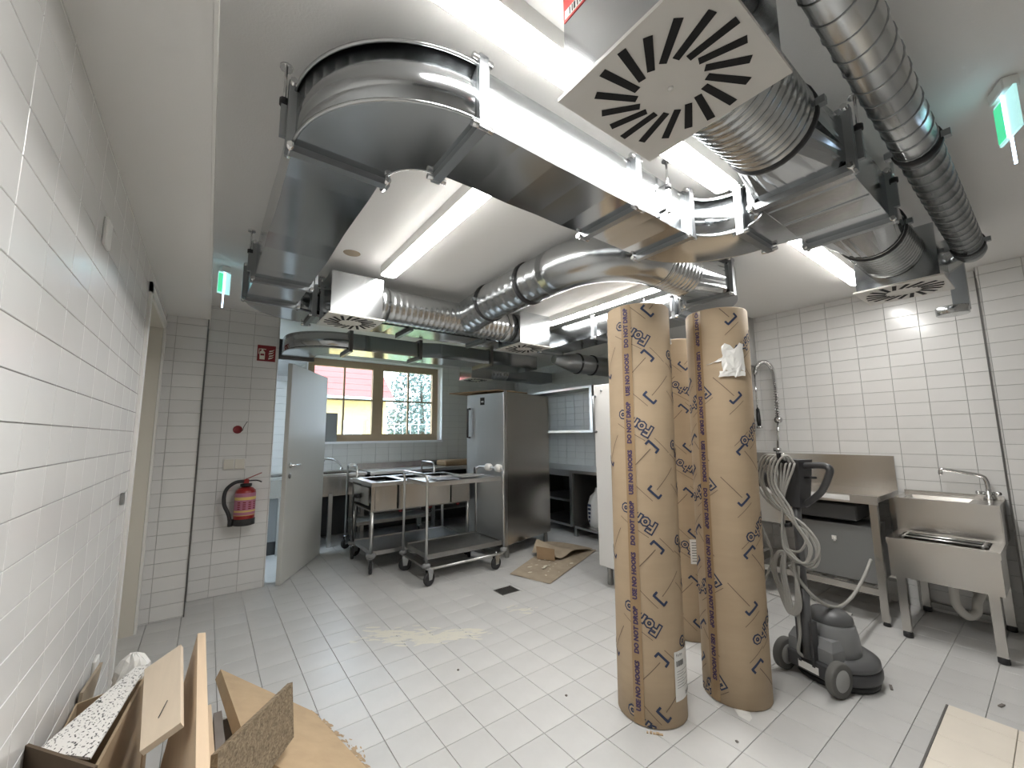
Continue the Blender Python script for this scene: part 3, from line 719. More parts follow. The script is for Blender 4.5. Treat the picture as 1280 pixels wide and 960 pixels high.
RL.done()
b = MB()
for k in range(5): b.box(-.03+k*.014, -.022+k*.016, -.004, .006, 0, .004+.003*(k % 2))
o = b.build('torn_scrap', 'mdf'); o.location = tuple(RL.c+RL.to*.197+V(0, 0, .0005)); o.rotation_euler = (0, 0, -.9); tag(o, 'torn bit of wrapping at the foot of the labelled roll', 'scrap')
RR = Roll((2.372, 1.19), .166, 2.08, 'tall cardboard roll with white plastic scrap stuck near its top', (.010, -.010))
RR.tape(-.105, .10, True)
for k, (u, z) in enumerate(((.085, 2.0), (.09, 1.80), (.085, 1.56), (.09, 1.30), (.095, 1.02), (.095, .77), (.10, .48), (.10, .22))):
    RR.bracket(u, z, math.radians(-47 if k % 2 == 1 else 133))
for k in range(4): RR.logo(.175, 1.88-k*.50, math.radians(218)); RR.logo(-.14, 1.56-k*.50, math.radians(218)); RR.bracket(-.19, 1.35-k*.50, math.radians(-47)); RR.bracket(-.20, 1.66-k*.50, math.radians(133))
RR.done()
# crumpled plastic on the roll
def crumple(name, pts_fn, nu, nv, m, parent=None, seed=1, amp=.008, thick=True):
    rnd = random.Random(seed); b = MB(); P = []
    for i in range(nu+1):
        for j in range(nv+1):
            P.append(Vector(pts_fn(i/nu, j/nv))+Vector((rnd.uniform(-amp, amp), rnd.uniform(-amp, amp), rnd.uniform(-amp, amp))))
    b.add(P, [(i*(nv+1)+j, (i+1)*(nv+1)+j, (i+1)*(nv+1)+j+1, i*(nv+1)+j+1) for i in range(nu) for j in range(nv)])
    return b.build(name, m, parent)
crumple('plastic_scrap', lambda a, c: RR.at(.02+.11*a, 1.70+.15*c+.02*math.sin(9*a), .012), 6, 6, 'plastic_clear_white', RR.root, 3, .005)
crumple('plastic_tail', lambda a, c: RR.at(-.06+.085*a, 1.755+.02*c*a+.02*a, .008), 4, 2, 'plastic_clear_white', RR.root, 5, .003)
crumple('plastic_scrap', lambda a, c: RR.at(.0+.13*a, 1.685+.03*c, .014), 6, 2, 'plastic_clear_white', RR.root, 8, .004)
crumple('clear_wrap', lambda a, c: RR.at(-.05+.2*a, 2.06-.25*c, .004+.004*math.sin(7*a+4*c)), 10, 10, 'cellophane', RR.root, 9, .0) if False else None
b = MB(); b.add([RR.at(-.02, .006, .004), RR.at(.05, .004, .004), RR.at(.045, .002, .05), RR.at(.03, .0015, .075), RR.at(.0, .002, .05)], [(0, 1, 2, 3, 4)])
b.build('torn_plastic_foot', 'plastic_clear_white', RR.root)
RM = Roll((2.83, 1.72), .19, 2.06, 'shadowed cardboard roll standing behind the other two')
for k in range(7): RM.bracket(-.12, 1.95-k*.29, math.radians(47 if k % 2 else 227)); RM.logo(-.16, 1.8-k*.5, math.radians(148)) if k < 4 else None; RM.bracket(.05, 1.85-k*.29, math.radians(227 if k % 2 else 47)); RM.logo(.06, 1.68-k*.55, math.radians(148)) if k < 3 else None
vs, fs = [], []
for k in range(5):
    for j in range(2): vs.append((.03+.08*k/4, .50+.16*j))
    if k: a = (k-1)*2; fs.append((a, a+2, a+3, a+1))
RM.put((vs, fs), (0, 0), 0, 'paper', .0036, 'paper_label')
for k in range(8): RM.put(strip2d((.04, .52+k*.017), (.10, .52+k*.017), .004, 2), (0, 0), 0, 'ink', .0046, 'label_barcode')
RM.done()
crumple('plastic_tail', lambda a, c: RM.at(-.26+.25*a, 2.01+.05*c+.03*math.sin(3*a), .006), 8, 3, 'plastic_clear_white', RM.root, 12, .004)

# ================================================================== FIRE EXTINGUISHER, SIGNS, SWITCHES
fe = thing('fire_extinguisher', 'red fire extinguisher with black hose hung on the tiled pier', 'fire extinguisher', (.30, 4.47, .6))
ex, ey = .308, 4.465
b = MB(); b.lathe([(.02, .63), (.078, .635), (.082, .65), (.082, .88), (.076, .905), (.055, .925), (.024, .935)], (ex, ey, 0), 28); b.build('cylinder', 'red', fe)
b = MB(); b.lathe([(.07, .60), (.086, .605), (.086, .655), (.083, .66)], (ex, ey, 0), 28); b.build('base_ring', 'rubber', fe)
b = MB(); b.lathe([(.024, .93), (.046, .94), (.046, .962), (.02, .966)], (ex, ey, 0), 20); b.build('valve_collar', 'black', fe)
b = MB(); b.box(ex-.02, ex+.02, ey-.014, ey+.014, .966, 1.0); vb = b.build('valve_body', 'red', fe)
b = MB(); b.slab([(ex-.015, ey-.012, 1.0), (ex+.115, ey-.01, 1.055), (ex+.115, ey+.01, 1.055), (ex-.015, ey+.012, 1.0)], .006); b.build('lever', 'red', fe)
b = MB(); b.tube(smooth_path([(ex+.01, ey, .985), (ex+.08, ey, .985), (ex+.12, ey, .968)], 5), .006, 8); b.build('grip', 'black', fe)
b = MB(); b.tube(smooth_path([(ex-.015, ey, .985), (ex-.09, ey-.01, .975), (ex-.15, ey-.01, .91), (ex-.155, ey-.01, .80), (ex-.115, ey-.01, .70), (ex-.10, ey-.005, .615)], 6), .015, 12); b.build('hose', 'rubber', fe)
b = MB(); b.tube([(ex-.10, ey-.005, .60), (ex-.10, ey-.005, .66)], .02, 10); b.build('nozzle', 'black', fe)
for nm, z0, z1, m in (('label_band', .695, .885, 'label_mauve'), ('yellow_band', .825, .85, 'label_yellow'), ('yellow_band', .72, .735, 'label_yellow'), ('yellow_band', .69, .695, 'label_yellow')):
    rr = .0828 if nm == 'label_band' else .0833; rings = []
    for z in (z0, z1): rings.append([(ex+rr*math.cos(math.radians(a)), ey+rr*math.sin(math.radians(a)), z) for a in range(195, 346, 10)])
    b = MB(); b.loft(rings, True, False, False); b.build(nm, m, fe)
b = MB()
for k in range(4):
    for a in range(225, 320, 30):
        rr = .0834; z = .745+k*.018
        b.loft([[(ex+rr*math.cos(math.radians(a+q)), ey+rr*math.sin(math.radians(a+q)), z) for q in (0, 8, 16)], [(ex+rr*math.cos(math.radians(a+q)), ey+rr*math.sin(math.radians(a+q)), z+.009) for q in (0, 8, 16)]], True, False, False)
b.build('label_print', 'sign_red', fe)
b = MB(); b.box(ex-.02, ex+.02, ey+.082, 4.569, .80, .98); b.build('wall_bracket', 'black', fe)
sg = thing('fire_sign', 'small dark red fire extinguisher sign on the tiled pier', 'sign', (.406, 4.565, 2.2))
b = MB(); b.box(.330, .484, 4.5645, 4.569, 2.112, 2.268); pl = b.build('sign_plate', 'sign_red', sg)
yq = 4.5635
pict = MB(); pict.box(.350, .394, yq-.001, yq, 2.128, 2.200); pict.add([(.350, yq-.001, 2.200), (.394, yq-.001, 2.200), (.382, yq-.001, 2.214), (.362, yq-.001, 2.214)], [(0, 1, 2, 3)])
pict.box(.366, .378, yq-.001, yq, 2.214, 2.226); pict.box(.358, .402, yq-.001, yq, 2.226, 2.233); pict.box(.340, .345, yq-.001, yq, 2.180, 2.225); pict.box(.340, .366, yq-.001, yq, 2.225, 2.231)
pict.build('extinguisher_pictogram', 'sign_white', pl)
fl = MB()
for k in range(4):
    z = 2.132+k*.024; x = .424+.004*(k % 2); fl.add([(x, yq, z), (x+.030, yq, z+.010), (x+.046, yq, z+.030), (x+.028, yq, z+.020), (x+.002, yq, z+.014)], [(0, 1, 2, 3, 4)])
fl.build('flame_pictogram', 'sign_white', pl)
b = MB(); b.box(.356, .388, yq-.0016, yq-.001, 2.166, 2.184); b.build('pictogram_band', 'sign_red', pl)
sw = thing('light_switch', 'double white light switch on the tiled pier above the extinguisher', 'switch', (.21, 4.565, 1.13))
b = MB(); b.bbox(.125, .297, 4.556, 4.569, 1.085, 1.185, .003); b.build('plate', 'white', sw)
for x in (.132, .214): b = MB(); b.bbox(x, x+.074, 4.550, 4.558, 1.092, 1.178, .002); b.build('rocker', 'cream', sw)
js = thing('junction_hole', 'round dark red cable box with loose wire in the tiled pier', 'junction box', (.218, 4.565, 1.45))
b = MB(); b.lathe([(.037, 0), (.037, -.006), (.03, -.006), (.028, -.001), (.001, -.001)], (.218, 4.5695, 1.45), 24, 'Y'); b.build('box_rim', 'sign_red', js)
b = MB(); b.tube(smooth_path([(.235, 4.56, 1.445), (.255, 4.555, 1.44), (.262, 4.55, 1.47), (.275, 4.55, 1.50), (.29, 4.555, 1.525)], 4), .0028, 6); b.build('wire', 'black', js)
# plates on the long wall
o = MB().bbox(XL+.0005, XL+.012, 1.85, 1.93, 2.03, 2.125, .003).build('junction_plate', 'white'); tag(o, 'white blank plate high on the long tiled wall', 'wall plate')
o = MB().bbox(XL+.0005, XL+.012, 2.55, 2.63, .33, .44, .003).build('wall_socket', 'white'); tag(o, 'white socket low on the long tiled wall near the box', 'socket')
o = MB().bbox(XL+.0005, XL+.014, 2.82, 2.87, 1.05, 1.11, .003).build('door_contact', 'steel_dull'); tag(o, 'small dark lock keeper beside the doorway casing', 'lock')

# ================================================================== SINKS ON THE TILED WALL
wt = thing('dish_table', 'long stainless dishwashing table with backsplash and slatted lower shelf', 'sink table', (4.27, 1.6, 0))
X0, X1, Y0, Y1 = 3.95, 4.59, .86, 2.75
b = MB(); b.box(X0, X1, Y0, 1.50, .86, .90); b.box(X0, X0+.07, 1.50, 2.05, .86, .90); b.box(X1-.08, X1, 1.50, 2.05, .86, .90); b.box(X0, X1, 2.05, Y1, .86, .90); b.build('worktop', 'steel', wt)
b = MB(); b.box(X0-.004, X0, Y0, Y1, .845, .905); b.build('front_rim', 'steel_flat', wt)
b = MB(); b.box(X1-.02, X1, Y0, Y1, .90, 1.175); b.build('backsplash', 'steel', wt)
b = MB(); b.box(X0+.07, X1-.08, 1.50, 2.05, .60, .61); b.box(X0+.07, X0+.08, 1.50, 2.05, .61, .88); b.box(X1-.09, X1-.08, 1.5, 2.05, .61, .88); b.box(X0+.08, X1-.09, 1.5, 1.51, .61, .88); b.box(X0+.08, X1-.09, 2.04, 2.05, .61, .88); b.build('sink_basin', 'steel', wt)
b = MB(); b.box(X0+.03, X0+.045, 1.42, Y1, .64, .86); b.build('front_apron', 'steel', wt)
for (x, y) in ((X0+.01, Y0+.01), (X1-.06, Y0+.01), (X0+.01, Y1-.06), (X1-.06, Y1-.06)):
    b = MB(); b.box(x, x+.045, y, y+.045, .03, .86); lg = b.build('leg', 'steel', wt)
    b = MB(); b.lathe([(.018, 0), (.022, .004), (.016, .035)], (x+.022, y+.022, 0), 12); b.build('foot', 'rubber', lg)
b = MB(); b.box(X0+.01, X0+.05, Y0+.055, Y1-.06, .20, .245); b.box(X1-.06, X1-.02, Y0+.055, Y1-.06, .20, .245); b.build('shelf_rail', 'steel', wt)
for k in range(11):
    y = Y0+.09+k*.16; b = MB(); b.box(X0+.05, X1-.06, y, y+.075, .225, .247); b.build('shelf_slat', 'steel', wt)
mat('film', (.78, .78, .77), .35)
b = MB(); b.box(X0-.0055, X0-.004, Y0+.16, 2.2, .862, .898); b.build('protective_film', 'film', wt)
gb = thing('control_box', 'grey metal box standing on the slatted shelf of the table', 'box', (4.3, 1.2, .25))
b = MB(); b.bbox(4.06, 4.42, .93, 1.45, .2475, .66, .006); b.build('housing', 'box_grey', gb)
b = MB(); b.box(4.052, 4.06, 1.16, 1.19, .53, .56); b.tube([(4.05, 1.175, .55), (4.045, 1.17, .52)], .008, 8); b.build('white_tag', 'white', gb)
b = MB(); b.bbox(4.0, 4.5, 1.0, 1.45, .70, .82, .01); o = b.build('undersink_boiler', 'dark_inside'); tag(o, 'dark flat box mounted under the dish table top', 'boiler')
# spray tap
sy = 1.70
ft = thing('spray_tap', 'chrome spring spray tap rising above the dish table', 'tap', (4.5, sy, .9))
b = MB(); b.lathe([(.03, .90), (.03, .905), (.016, .91), (.014, 1.22)], (4.52, sy, 0), 14); b.build('riser', 'chrome', ft)
b = MB(); b.tube([(4.52, sy-.03, 1.21), (4.52, sy+.03, 1.21)], .018, 12); b.build('mixer_body', 'chrome', ft)
b = MB(); b.tube([(4.52, sy-.005, 1.2), (4.52, sy-.03, 1.5)], .011, 10); b.build('pipe', 'chrome', ft)
b = MB(); b.lathe([(.001, -.035), (.032, -.03), (.034, 0), (.028, .012), (.01, .014)], (4.50, sy-.045, 1.50), 16, 'X'); b.build('valve_knob', 'chrome', ft)
cp = smooth_path([(4.52, sy-.03, 1.50), (4.52, sy-.03, 1.80), (4.52, sy-.02, 2.0), (4.52, sy+.04, 2.09), (4.52, sy+.11, 2.07), (4.52, sy+.15, 1.98)], 12)
b = MB(); b.tube(cp, .010, 10); b.build('hose_core', 'trim_dark', ft)
hel = []; L = len(cp)
for k in range(L-1):
    for q in range(14):
        t = q/14; p = cp[k].lerp(cp[k+1], t); tg = (cp[k+1]-cp[k]).normalized(); a_ = Vector((1, 0, 0)); c_ = tg.cross(a_); ang_ = 2*PI*(k+t)*1.0
        hel.append(p+.019*(math.cos(ang_)*a_+math.sin(ang_)*c_))
b = MB(); b.tube(hel, .0042, 5); b.build('spring', 'chrome', ft)
b = MB(); b.tube([(4.52, sy+.15, 1.98), (4.52, sy+.148, 1.60)], .008, 10); b.build('drop_pipe', 'chrome', ft)
b = MB(); b.tube([(4.52, sy+.148, 1.62), (4.515, sy+.145, 1.50), (4.51, sy+.14, 1.44)], [.016, .02, .016], 12); b.build('spray_grip', 'black', ft)
b = MB(); b.lathe([(.03, 1.42), (.03, 1.44), (.012, 1.45)], (4.51, sy+.14, 0), 14); b.build('spray_head', 'chrome', ft)
# hand wash unit: upper basin and lower bucket sink
hs = thing('hand_basin', 'two-tier stainless hand basin with lower bucket sink', 'sink', (4.2, .57, 0))
ya, yb = .30, .82
def basin_top(b, x0, x1, y0, y1, z, h, m0, m1, m2, m3):
    b.box(x0, x0+m0, y0, y1, z-h, z); b.box(x1-m1, x1, y0, y1, z-h, z); b.box(x0+m0, x1-m1, y0, y0+m2, z-h, z); b.box(x0+m0, x1-m1, y1-m3, y1, z-h, z)
b = MB(); basin_top(b, 4.20, 4.575, ya, yb, .885, .035, .035, .06, .14, .05); ub = b.build('upper_rim', 'steel', hs)
rings = []
for k, (e, z) in enumerate(((0, .882), (.01, .84), (.04, .79), (.10, .775))):
    rings.append([(x, y, z) for x, y in ([(4.235+e, ya+.14+e), (4.515-e, ya+.14+e), (4.515-e, yb-.05-e), (4.235+e, yb-.05-e)])])
b = MB(); b.loft(rings, False, True, False); b.add(rings[-1], [(0, 1, 2, 3)]); b.build('upper_bowl', 'steel', hs)
b = MB(); b.box(4.575, 4.59, ya, yb, .62, .91); b.build('back_panel', 'steel', hs)
b = MB(); b.hexa([(4.21, ya+.005, .64), (4.225, ya+.005, .64), (4.225, yb-.005, .64), (4.21, yb-.005, .64)], [(4.21, ya+.005, .85), (4.225, ya+.005, .85), (4.225, yb-.005, .85), (4.21, yb-.005, .85)]); b.build('splash_panel', 'steel', hs)
for y in (ya, yb-.012): b = MB(); b.box(4.225, 4.575, y, y+.012, .62, .85); b.build('side_panel', 'steel', hs)
b = MB(); basin_top(b, 3.86, 4.22, ya, yb, .645, .04, .045, .045, .05, .05); b.build('lower_rim', 'steel', hs)
b = MB(); b.box(3.865, 3.88, ya+.005, yb-.005, .39, .61); b.box(4.20, 4.215, ya+.005, yb-.005, .39, .61); b.box(3.88, 4.20, ya+.005, ya+.02, .39, .61); b.box(3.88, 4.20, yb-.02, yb-.005, .39, .61); b.box(3.88, 4.20, ya+.02, yb-.02, .39, .40); b.build('lower_trough', 'steel', hs); b = MB(); b.box(3.885, 4.195, ya+.025, yb-.025, .42, .43); b.build('trough_shade', 'dark_inside', hs)  # dark sheet over the trough bottom puts the inner shade into colour
for xx in (3.99, 4.09): b = MB(); b.tube([(xx, ya+.055, .648), (xx, yb-.055, .648)], .008, 8); b.build('grate_bar', 'steel_flat', hs)
for y_ in (ya+.075, yb-.075): b = MB(); b.tube([(3.94, y_, .65), (4.13, y_, .65)], .008, 8); b.build('grate_end', 'steel_flat', hs)
for (x, y) in ((3.87, ya+.03), (3.87, yb-.075), (4.53, ya+.03), (4.53, yb-.075)):
    zt = .39 if x < 4 else .62
    b = MB(); b.box(x, x+.045, y, y+.045, .04, zt); lg = b.build('leg', 'steel', hs)
    b = MB(); b.lathe([(.02, 0), (.026, .003), (.026, .03), (.018, .042)], (x+.022, y+.022, 0), 14); b.build('foot', 'rubber', lg)
b = MB(); b.box(4.535, 4.568, ya+.08, yb-.08, .04, .075); b.build('stretcher', 'steel_dull', hs)
# basin tap
b = MB(); b.lathe([(.03, .885), (.028, .90), (.018, .91), (.016, .96)], (4.53, .365, 0), 14); tp = b.build('tap_base', 'chrome', hs)
b = MB(); b.tube(smooth_path([(4.53, .365, .95), (4.53, .37, 1.02), (4.525, .40, 1.055), (4.50, .55, 1.085), (4.495, .585, 1.085), (4.495, .59, 1.05)], 6), .013, 10); b.build('tap_spout', 'chrome', hs)
for s_ in (-1, 1): b = MB(); b.tube([(4.53, .365+s_*.02, .93), (4.50, .365+s_*.055, .935)], .012, 8); b.build('tap_handle', 'chrome', hs)
# drain trap
b = MB(); b.tube(smooth_path([(4.15, .56, .39), (4.17, .56, .30), (4.19, .56, .20), (4.22, .52, .13), (4.27, .48, .15), (4.30, .47, .22), (4.38, .46, .25), (4.50, .46, .25)], 6), .026, 12); b.build('trap_pipe', 'pvc', hs)
b = MB(); b.lathe([(.05, .02), (.06, .0), (.03, -.01)], (4.50, .46, .25), 18, 'X'); b.build('trap_rosette', 'pvc', hs)
o = MB().tube([(4.599, .66, .35), (4.55, .66, .35)], .03, 14).build('angle_valve', 'chrome'); tag(o, 'small dark shut-off valve on the wall below the basin', 'valve')
# ================================================================== FLOOR POLISHER
pm = thing('floor_polisher', 'dark grey single-disc floor polisher draped with pale cable', 'floor polisher', (2.79, .975, 0), math.radians(-16.6))
def lp(name, b, m, parent=None): return b.build(name, m, parent or pm, True)
lp('brush_pad', MB().lathe([(.15, .004), (.19, .006), (.195, .03), (.17, .04)], (.20, 0, 0), 40), 'black')
lp('skirt', MB().lathe([(.185, .036), (.20, .04), (.207, .06), (.207, .085), (.195, .10), (.16, .105)], (.20, 0, 0), 48), 'mach_dark')
lp('deck', MB().lathe([(.193, .098), (.202, .106), (.20, .128), (.165, .15), (.12, .165), (.02, .17)], (.20, 0, 0), 48), 'mach_mid')
lp('motor_housing', MB().lathe([(.135, .145), (.134, .19), (.128, .25), (.118, .295), (.108, .31)], (.17, -.01, 0), 36, sx=.95, sy=1.0), 'mach_grey')
lp('motor_cap', MB().lathe([(.109, .308), (.112, .314), (.108, .335), (.085, .358), (.04, .37), (.001, .372)], (.17, -.01, 0), 36, sx=.95), 'mach_mid')
b = MB(); b.loft([[(x, y, z) for x, y in ((-.005, -.125), (.09, -.125), (.09, .125), (-.005, .125))] for z in (.10,)]+[[(x, y, .20) for x, y in ((.0, -.12), (.10, -.12), (.10, .12), (.0, .12))], [(x, y, .245) for x, y in ((.03, -.105), (.12, -.105), (.12, .105), (.03, .105))]], False)
lp('rear_cover', b, 'mach_grey')
lp('chassis', MB().bbox(-.03, .06, -.115, .115, .055, .135, .006), 'mach_dark')
lp('rating_plate', MB().box(-.032, -.0302, -.06, .05, .068, .105), 'paper')
for s_ in (-1, 1):
    wh = lp('wheel', MB().lathe([(.03, -.018), (.078, -.02), (.086, -.014), (.084, -.008), (.088, 0), (.084, .008), (.086, .014), (.078, .02), (.03, .018)], (-.005, s_*.145, .088), 32, 'Y'), 'tyre')
    lp('hub', MB().lathe([(.002, -.026), (.05, -.022), (.055, -.018), (.055, .018), (.05, .022), (.002, .026)], (-.005, s_*.145, .088), 24, 'Y'), 'hub_grey', wh)
lp('axle', MB().tube([(-.005, -.14, .088), (-.005, .14, .088)], .01, 10), 'mach_dark')
lp('yoke', MB().box(-.035, .01, -.045, -.03, .10, .33).box(-.035, .01, .03, .045, .10, .33).box(-.03, .005, -.03, .03, .10, .14), 'mach_dark')
lp('handle_tube', MB().tube([(-.012, 0, .13), (-.008, 0, .50)], .028, 14).tube([(-.008, 0, .50), (.0, 0, 1.06)], .022, 14), 'mach_mid')
lp('control_head', MB().hexa([(-.04, -.05, .95), (.045, -.05, .95), (.045, .05, .95), (-.04, .05, .95)], [(-.055, -.075, 1.22), (.06, -.075, 1.22), (.06, .075, 1.22), (-.055, .075, 1.22)]), 'mach_dark')
for s_ in (-1, 1):
    pth = smooth_path([(0, s_*.06, 1.185), (-.005, s_*.16, 1.195), (-.01, s_*.205, 1.185), (-.01, s_*.205, 1.15), (-.005, s_*.15, 1.05), (0, s_*.05, .965)], 6)
    lp('grip_loop', MB().tube(pth, .018, 12), 'mach_dark')
    lp('trigger', MB().tube([(0, s_*.06, 1.12), (-.005, s_*.13, 1.125)], .007, 8), 'black')
lp('cable_hook', MB().tube(smooth_path([(-.02, 0, .66), (-.07, 0, .66), (-.09, 0, .70)], 4), .012, 8).tube(smooth_path([(-.05, 0, 1.20), (-.10, 0, 1.22), (-.11, 0, 1.26)], 4), .012, 8), 'black')
rnd = random.Random(4)
cb = MB()
for k in range(6):      # long loops hung over the head, swinging across to the far side
    y0 = .10-k*.028; x_ = -.068-.006*k; d = rnd.uniform(-.03, .03); z_ = .80+rnd.uniform(-.06, .06)
    pts = [(x_+.03, y0-.02, 1.20), (x_, y0, 1.245), (x_-.03, y0+.035, 1.20), (x_-.05, y0+.045-.3*d, 1.08), (x_-.05, y0-.03, .96), (x_-.05, -.10+d, .88), (x_-.045, -.165+d, z_), (x_-.05, -.13+d, z_-.09), (x_-.05, -.05, .70+d), (x_-.04, .0, .76), (x_-.03, .02-k*.008, 1.0), (x_, y0-.03, 1.17), (x_+.03, y0-.02, 1.20)]
    cb.tube(smooth_path(pts, 6), .0066, 7)
for k in range(6):      # lower coil on the hook
    yy = -.075+k*.02; d = rnd.uniform(0, .03)
    pts = [(-.07, .015, .69), (-.075, .05+yy*.3+d, .68), (-.08, .085+yy*.6+d, .58), (-.08, .07+yy*.6, .42+d), (-.085, .03+yy*.3, .36), (-.08, -.01+yy*.3, .43), (-.075, -.01, .60), (-.07, .015, .69)]
    cb.tube(smooth_path(pts, 6), .0066, 7)
cb.tube(smooth_path([(-.07, .10, 1.24), (-.08, .17, 1.15), (-.08, .20, 1.0), (-.07, .19, .84), (-.06, .135, .66), (-.06, .165, .55), (-.07, .20, .47)], 8), .0070, 8)
cb.tube(smooth_path([(-.06, .03, .62), (.0, -.03, .48), (.20, -.02, .37), (.55, .10, .33), (.90, .22, .38), (1.08, .27, .46)], 8), .010, 8)
cb.tube(smooth_path([(-.03, .0, .62), (-.05, .01, .40), (-.045, .015, .25), (-.05, .03, .16), (-.03, .02, .13)], 6), .009, 8)
lp('cable', cb, 'cable')
lp('cable_tie', MB().tube([(-.10, -.03, .86), (-.10, .03, .84)], .012, 8), 'black')

# ================================================================== TROLLEYS
def caster(parent, x, y, rz, front=True):
    c, s = math.cos(rz), math.sin(rz); h = MB()
    ax = V(-s, c, 0); fw = V(c, s, 0); o = V(x, y, 0)
    for q in (-1, 1):
        p = o+ax*q*.021
        h.hexa([p+fw*.02-ax*.002+V(0, 0, .055), p-fw*.02-ax*.002+V(0, 0, .055), p-fw*.02+ax*.002+V(0, 0, .055), p+fw*.02+ax*.002+V(0, 0, .055)], [p+fw*.04-ax*.002+V(0, 0, .148), p-fw*.03-ax*.002+V(0, 0, .148), p-fw*.03+ax*.002+V(0, 0, .148), p+fw*.04+ax*.002+V(0, 0, .148)])
    h.lathe([(.035, .148), (.035, .158), (.012, .16), (.012, .175)], (x, y, 0), 14)
    k = h.build('caster', 'galv_round', parent)
    b = MB(); rings = []
    for (r, d) in ((.02, -.018), (.05, -.016), (.062, -.012), (.064, 0), (.062, .012), (.05, .016), (.02, .018)):
        rings.append([o+ax*d+fw*(r*math.cos(2*PI*q/24))+V(0, 0, .064+r*math.sin(2*PI*q/24)) for q in range(24)])
    b.loft(rings); b.build('wheel', 'rubber', k)
tr = thing('serving_trolley', 'two-shelf stainless serving trolley with foam-wrapped handle', 'trolley', (2.13, 3.92, 0), 0, 'steel trolleys')
TX0, TX1, TY0, TY1 = 1.70, 2.58, 3.63, 4.21
def tray(b, x0, x1, y0, y1, z, lip=.03, t=.003, up=True):
    b.box(x0, x1, y0, y1, z-t, z)
    zl, zh = (z, z+.012) if up else (z-lip, z)
    for a in ((x0, x1, y0, y0+.012), (x0, x1, y1-.012, y1), (x0, x0+.012, y0+.012, y1-.012), (x1-.012, x1, y0+.012, y1-.012)): b.box(*a, z-lip, z+.010)
    return b
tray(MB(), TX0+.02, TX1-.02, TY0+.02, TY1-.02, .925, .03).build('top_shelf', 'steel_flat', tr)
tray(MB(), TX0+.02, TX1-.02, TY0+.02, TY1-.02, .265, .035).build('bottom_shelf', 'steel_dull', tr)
for x, dx in ((TX0, -1), (TX1, 1)):
    pth = [(x, TY0+.01, .175), (x, TY0+.01, .95), (x+dx*.01, TY0+.015, .99), (x+dx*.025, TY0+.05, 1.01), (x+dx*.03, TY0+.09, 1.012), (x+dx*.03, TY1-.09, 1.012), (x+dx*.025, TY1-.05, 1.01), (x+dx*.01, TY1-.015, .99), (x, TY1-.01, .95), (x, TY1-.01, .175)]
    fr = MB().tube(pth, .0125, 12).build('push_frame', 'steel_flat', tr)
    for y in (TY0+.01, TY1-.01): MB().lathe([(.01, .165), (.038, .168), (.04, .19), (.03, .20), (.014, .205)], (x, y, 0), 18).build('bumper', 'box_grey', fr)
b = MB(); b.tube([(TX0+.04, TY0-.012, .155), (TX1-.05, TY0-.012, .155), (TX1-.01, TY0+.0, .16), (TX1, TY0+.01, .185)], .012, 10); b.build('base_rail', 'steel_flat', tr); b = MB(); b.tube([(TX0+.04, TY1+.012, .155), (TX1-.05, TY1+.012, .155), (TX1, TY1-.01, .185)], .012, 10); b.build('base_rail', 'steel_flat', tr)
b = MB(); b.box(TX0-.01, TX0+.07, TY0-.02, TY1+.02, .155, .172); b.build('base_plate', 'steel_dull', tr); b = MB(); b.box(TX1-.14, TX1-.07, TY0-.012, TY1+.012, .15, .165); b.build('base_plate', 'steel_dull', tr)
for x, y, a in ((TX0+.03, TY0+.01, .35), (TX0+.02, TY1-.02, -.3), (TX1-.10, TY0+.01, .2), (TX1-.10, TY1-.02, 1.2)): caster(tr, x, y-.0, a)
for y0 in (TY0+.10, TY0+.30):
    b = MB(); b.tube([(TX1+.03, y0, 1.012), (TX1+.03, y0+.02, 1.012), (TX1+.03, y0+.07, 1.012), (TX1+.03, y0+.09, 1.012)], [.02, .042, .042, .02], 16); b.build('foam_wrap', 'foam', tr)
# clutter on the trolley
o = tray(MB(), 2.16, 2.44, 3.80, 4.02, .9395, .003).build('baking_tray', 'steel_flat'); tag(o, 'flat metal tray lying on the serving trolley', 'tray')
b = MB(); b.box(1.86, 2.10, 3.75, 3.98, .936, .941); o = b.build('blue_sheet', 'pot_glass'); tag(o, 'bluish sheet lying on the serving trolley', 'sheet')
b = MB(); b.lathe([(.012, .926), (.014, .935), (.012, .99), (.005, 1.02)], (2.47, 4.05, 0), 12); o = b.build('marker_pen', 'black'); tag(o, 'small dark bottle standing on the serving trolley', 'bottle')
# bain-marie trolley
bt = thing('bain_marie_trolley', 'deep stainless bain-marie trolley with wells behind the serving trolley', 'trolley', (2.0, 4.58, 0), 0, 'steel trolleys')
BX0, BX1, BY0, BY1 = 1.38, 2.54, 4.275, 4.96
b = MB(); nw = 3; ww_ = (BX1-BX0-.08*(nw+1))/nw
b.box(BX0, BX1, BY0, BY0+.08, .86, .90); b.box(BX0, BX1, BY1-.08, BY1, .86, .90)
for k in range(nw+1): x = BX0+k*(ww_+.08); b.box(x, x+.08, BY0+.08, BY1-.08, .86, .90)
b.build('top_frame', 'steel_flat', bt)
for k in range(nw):
    x = BX0+.08+k*(ww_+.08); b = MB(); b.box(x-.004, x, BY0+.08, BY1-.08, .66, .89); b.box(x+ww_, x+ww_+.004, BY0+.08, BY1-.08, .66, .89); b.box(x, x+ww_, BY0+.076, BY0+.08, .66, .89); b.box(x, x+ww_, BY1-.08, BY1-.076, .66, .89); b.box(x, x+ww_, BY0+.08, BY1-.08, .655, .66); b.build('well', 'steel_flat', bt)
for (x0, x1) in ((BX0, BX0+.035), (BX0+.04, BX0+.27), (BX0+.29, BX0+.90), (BX0+.92, BX1)):
    b = MB(); b.box(x0, x1, BY0, BY0+.012, .615, .86); b.build('front_panel', 'steel', bt)
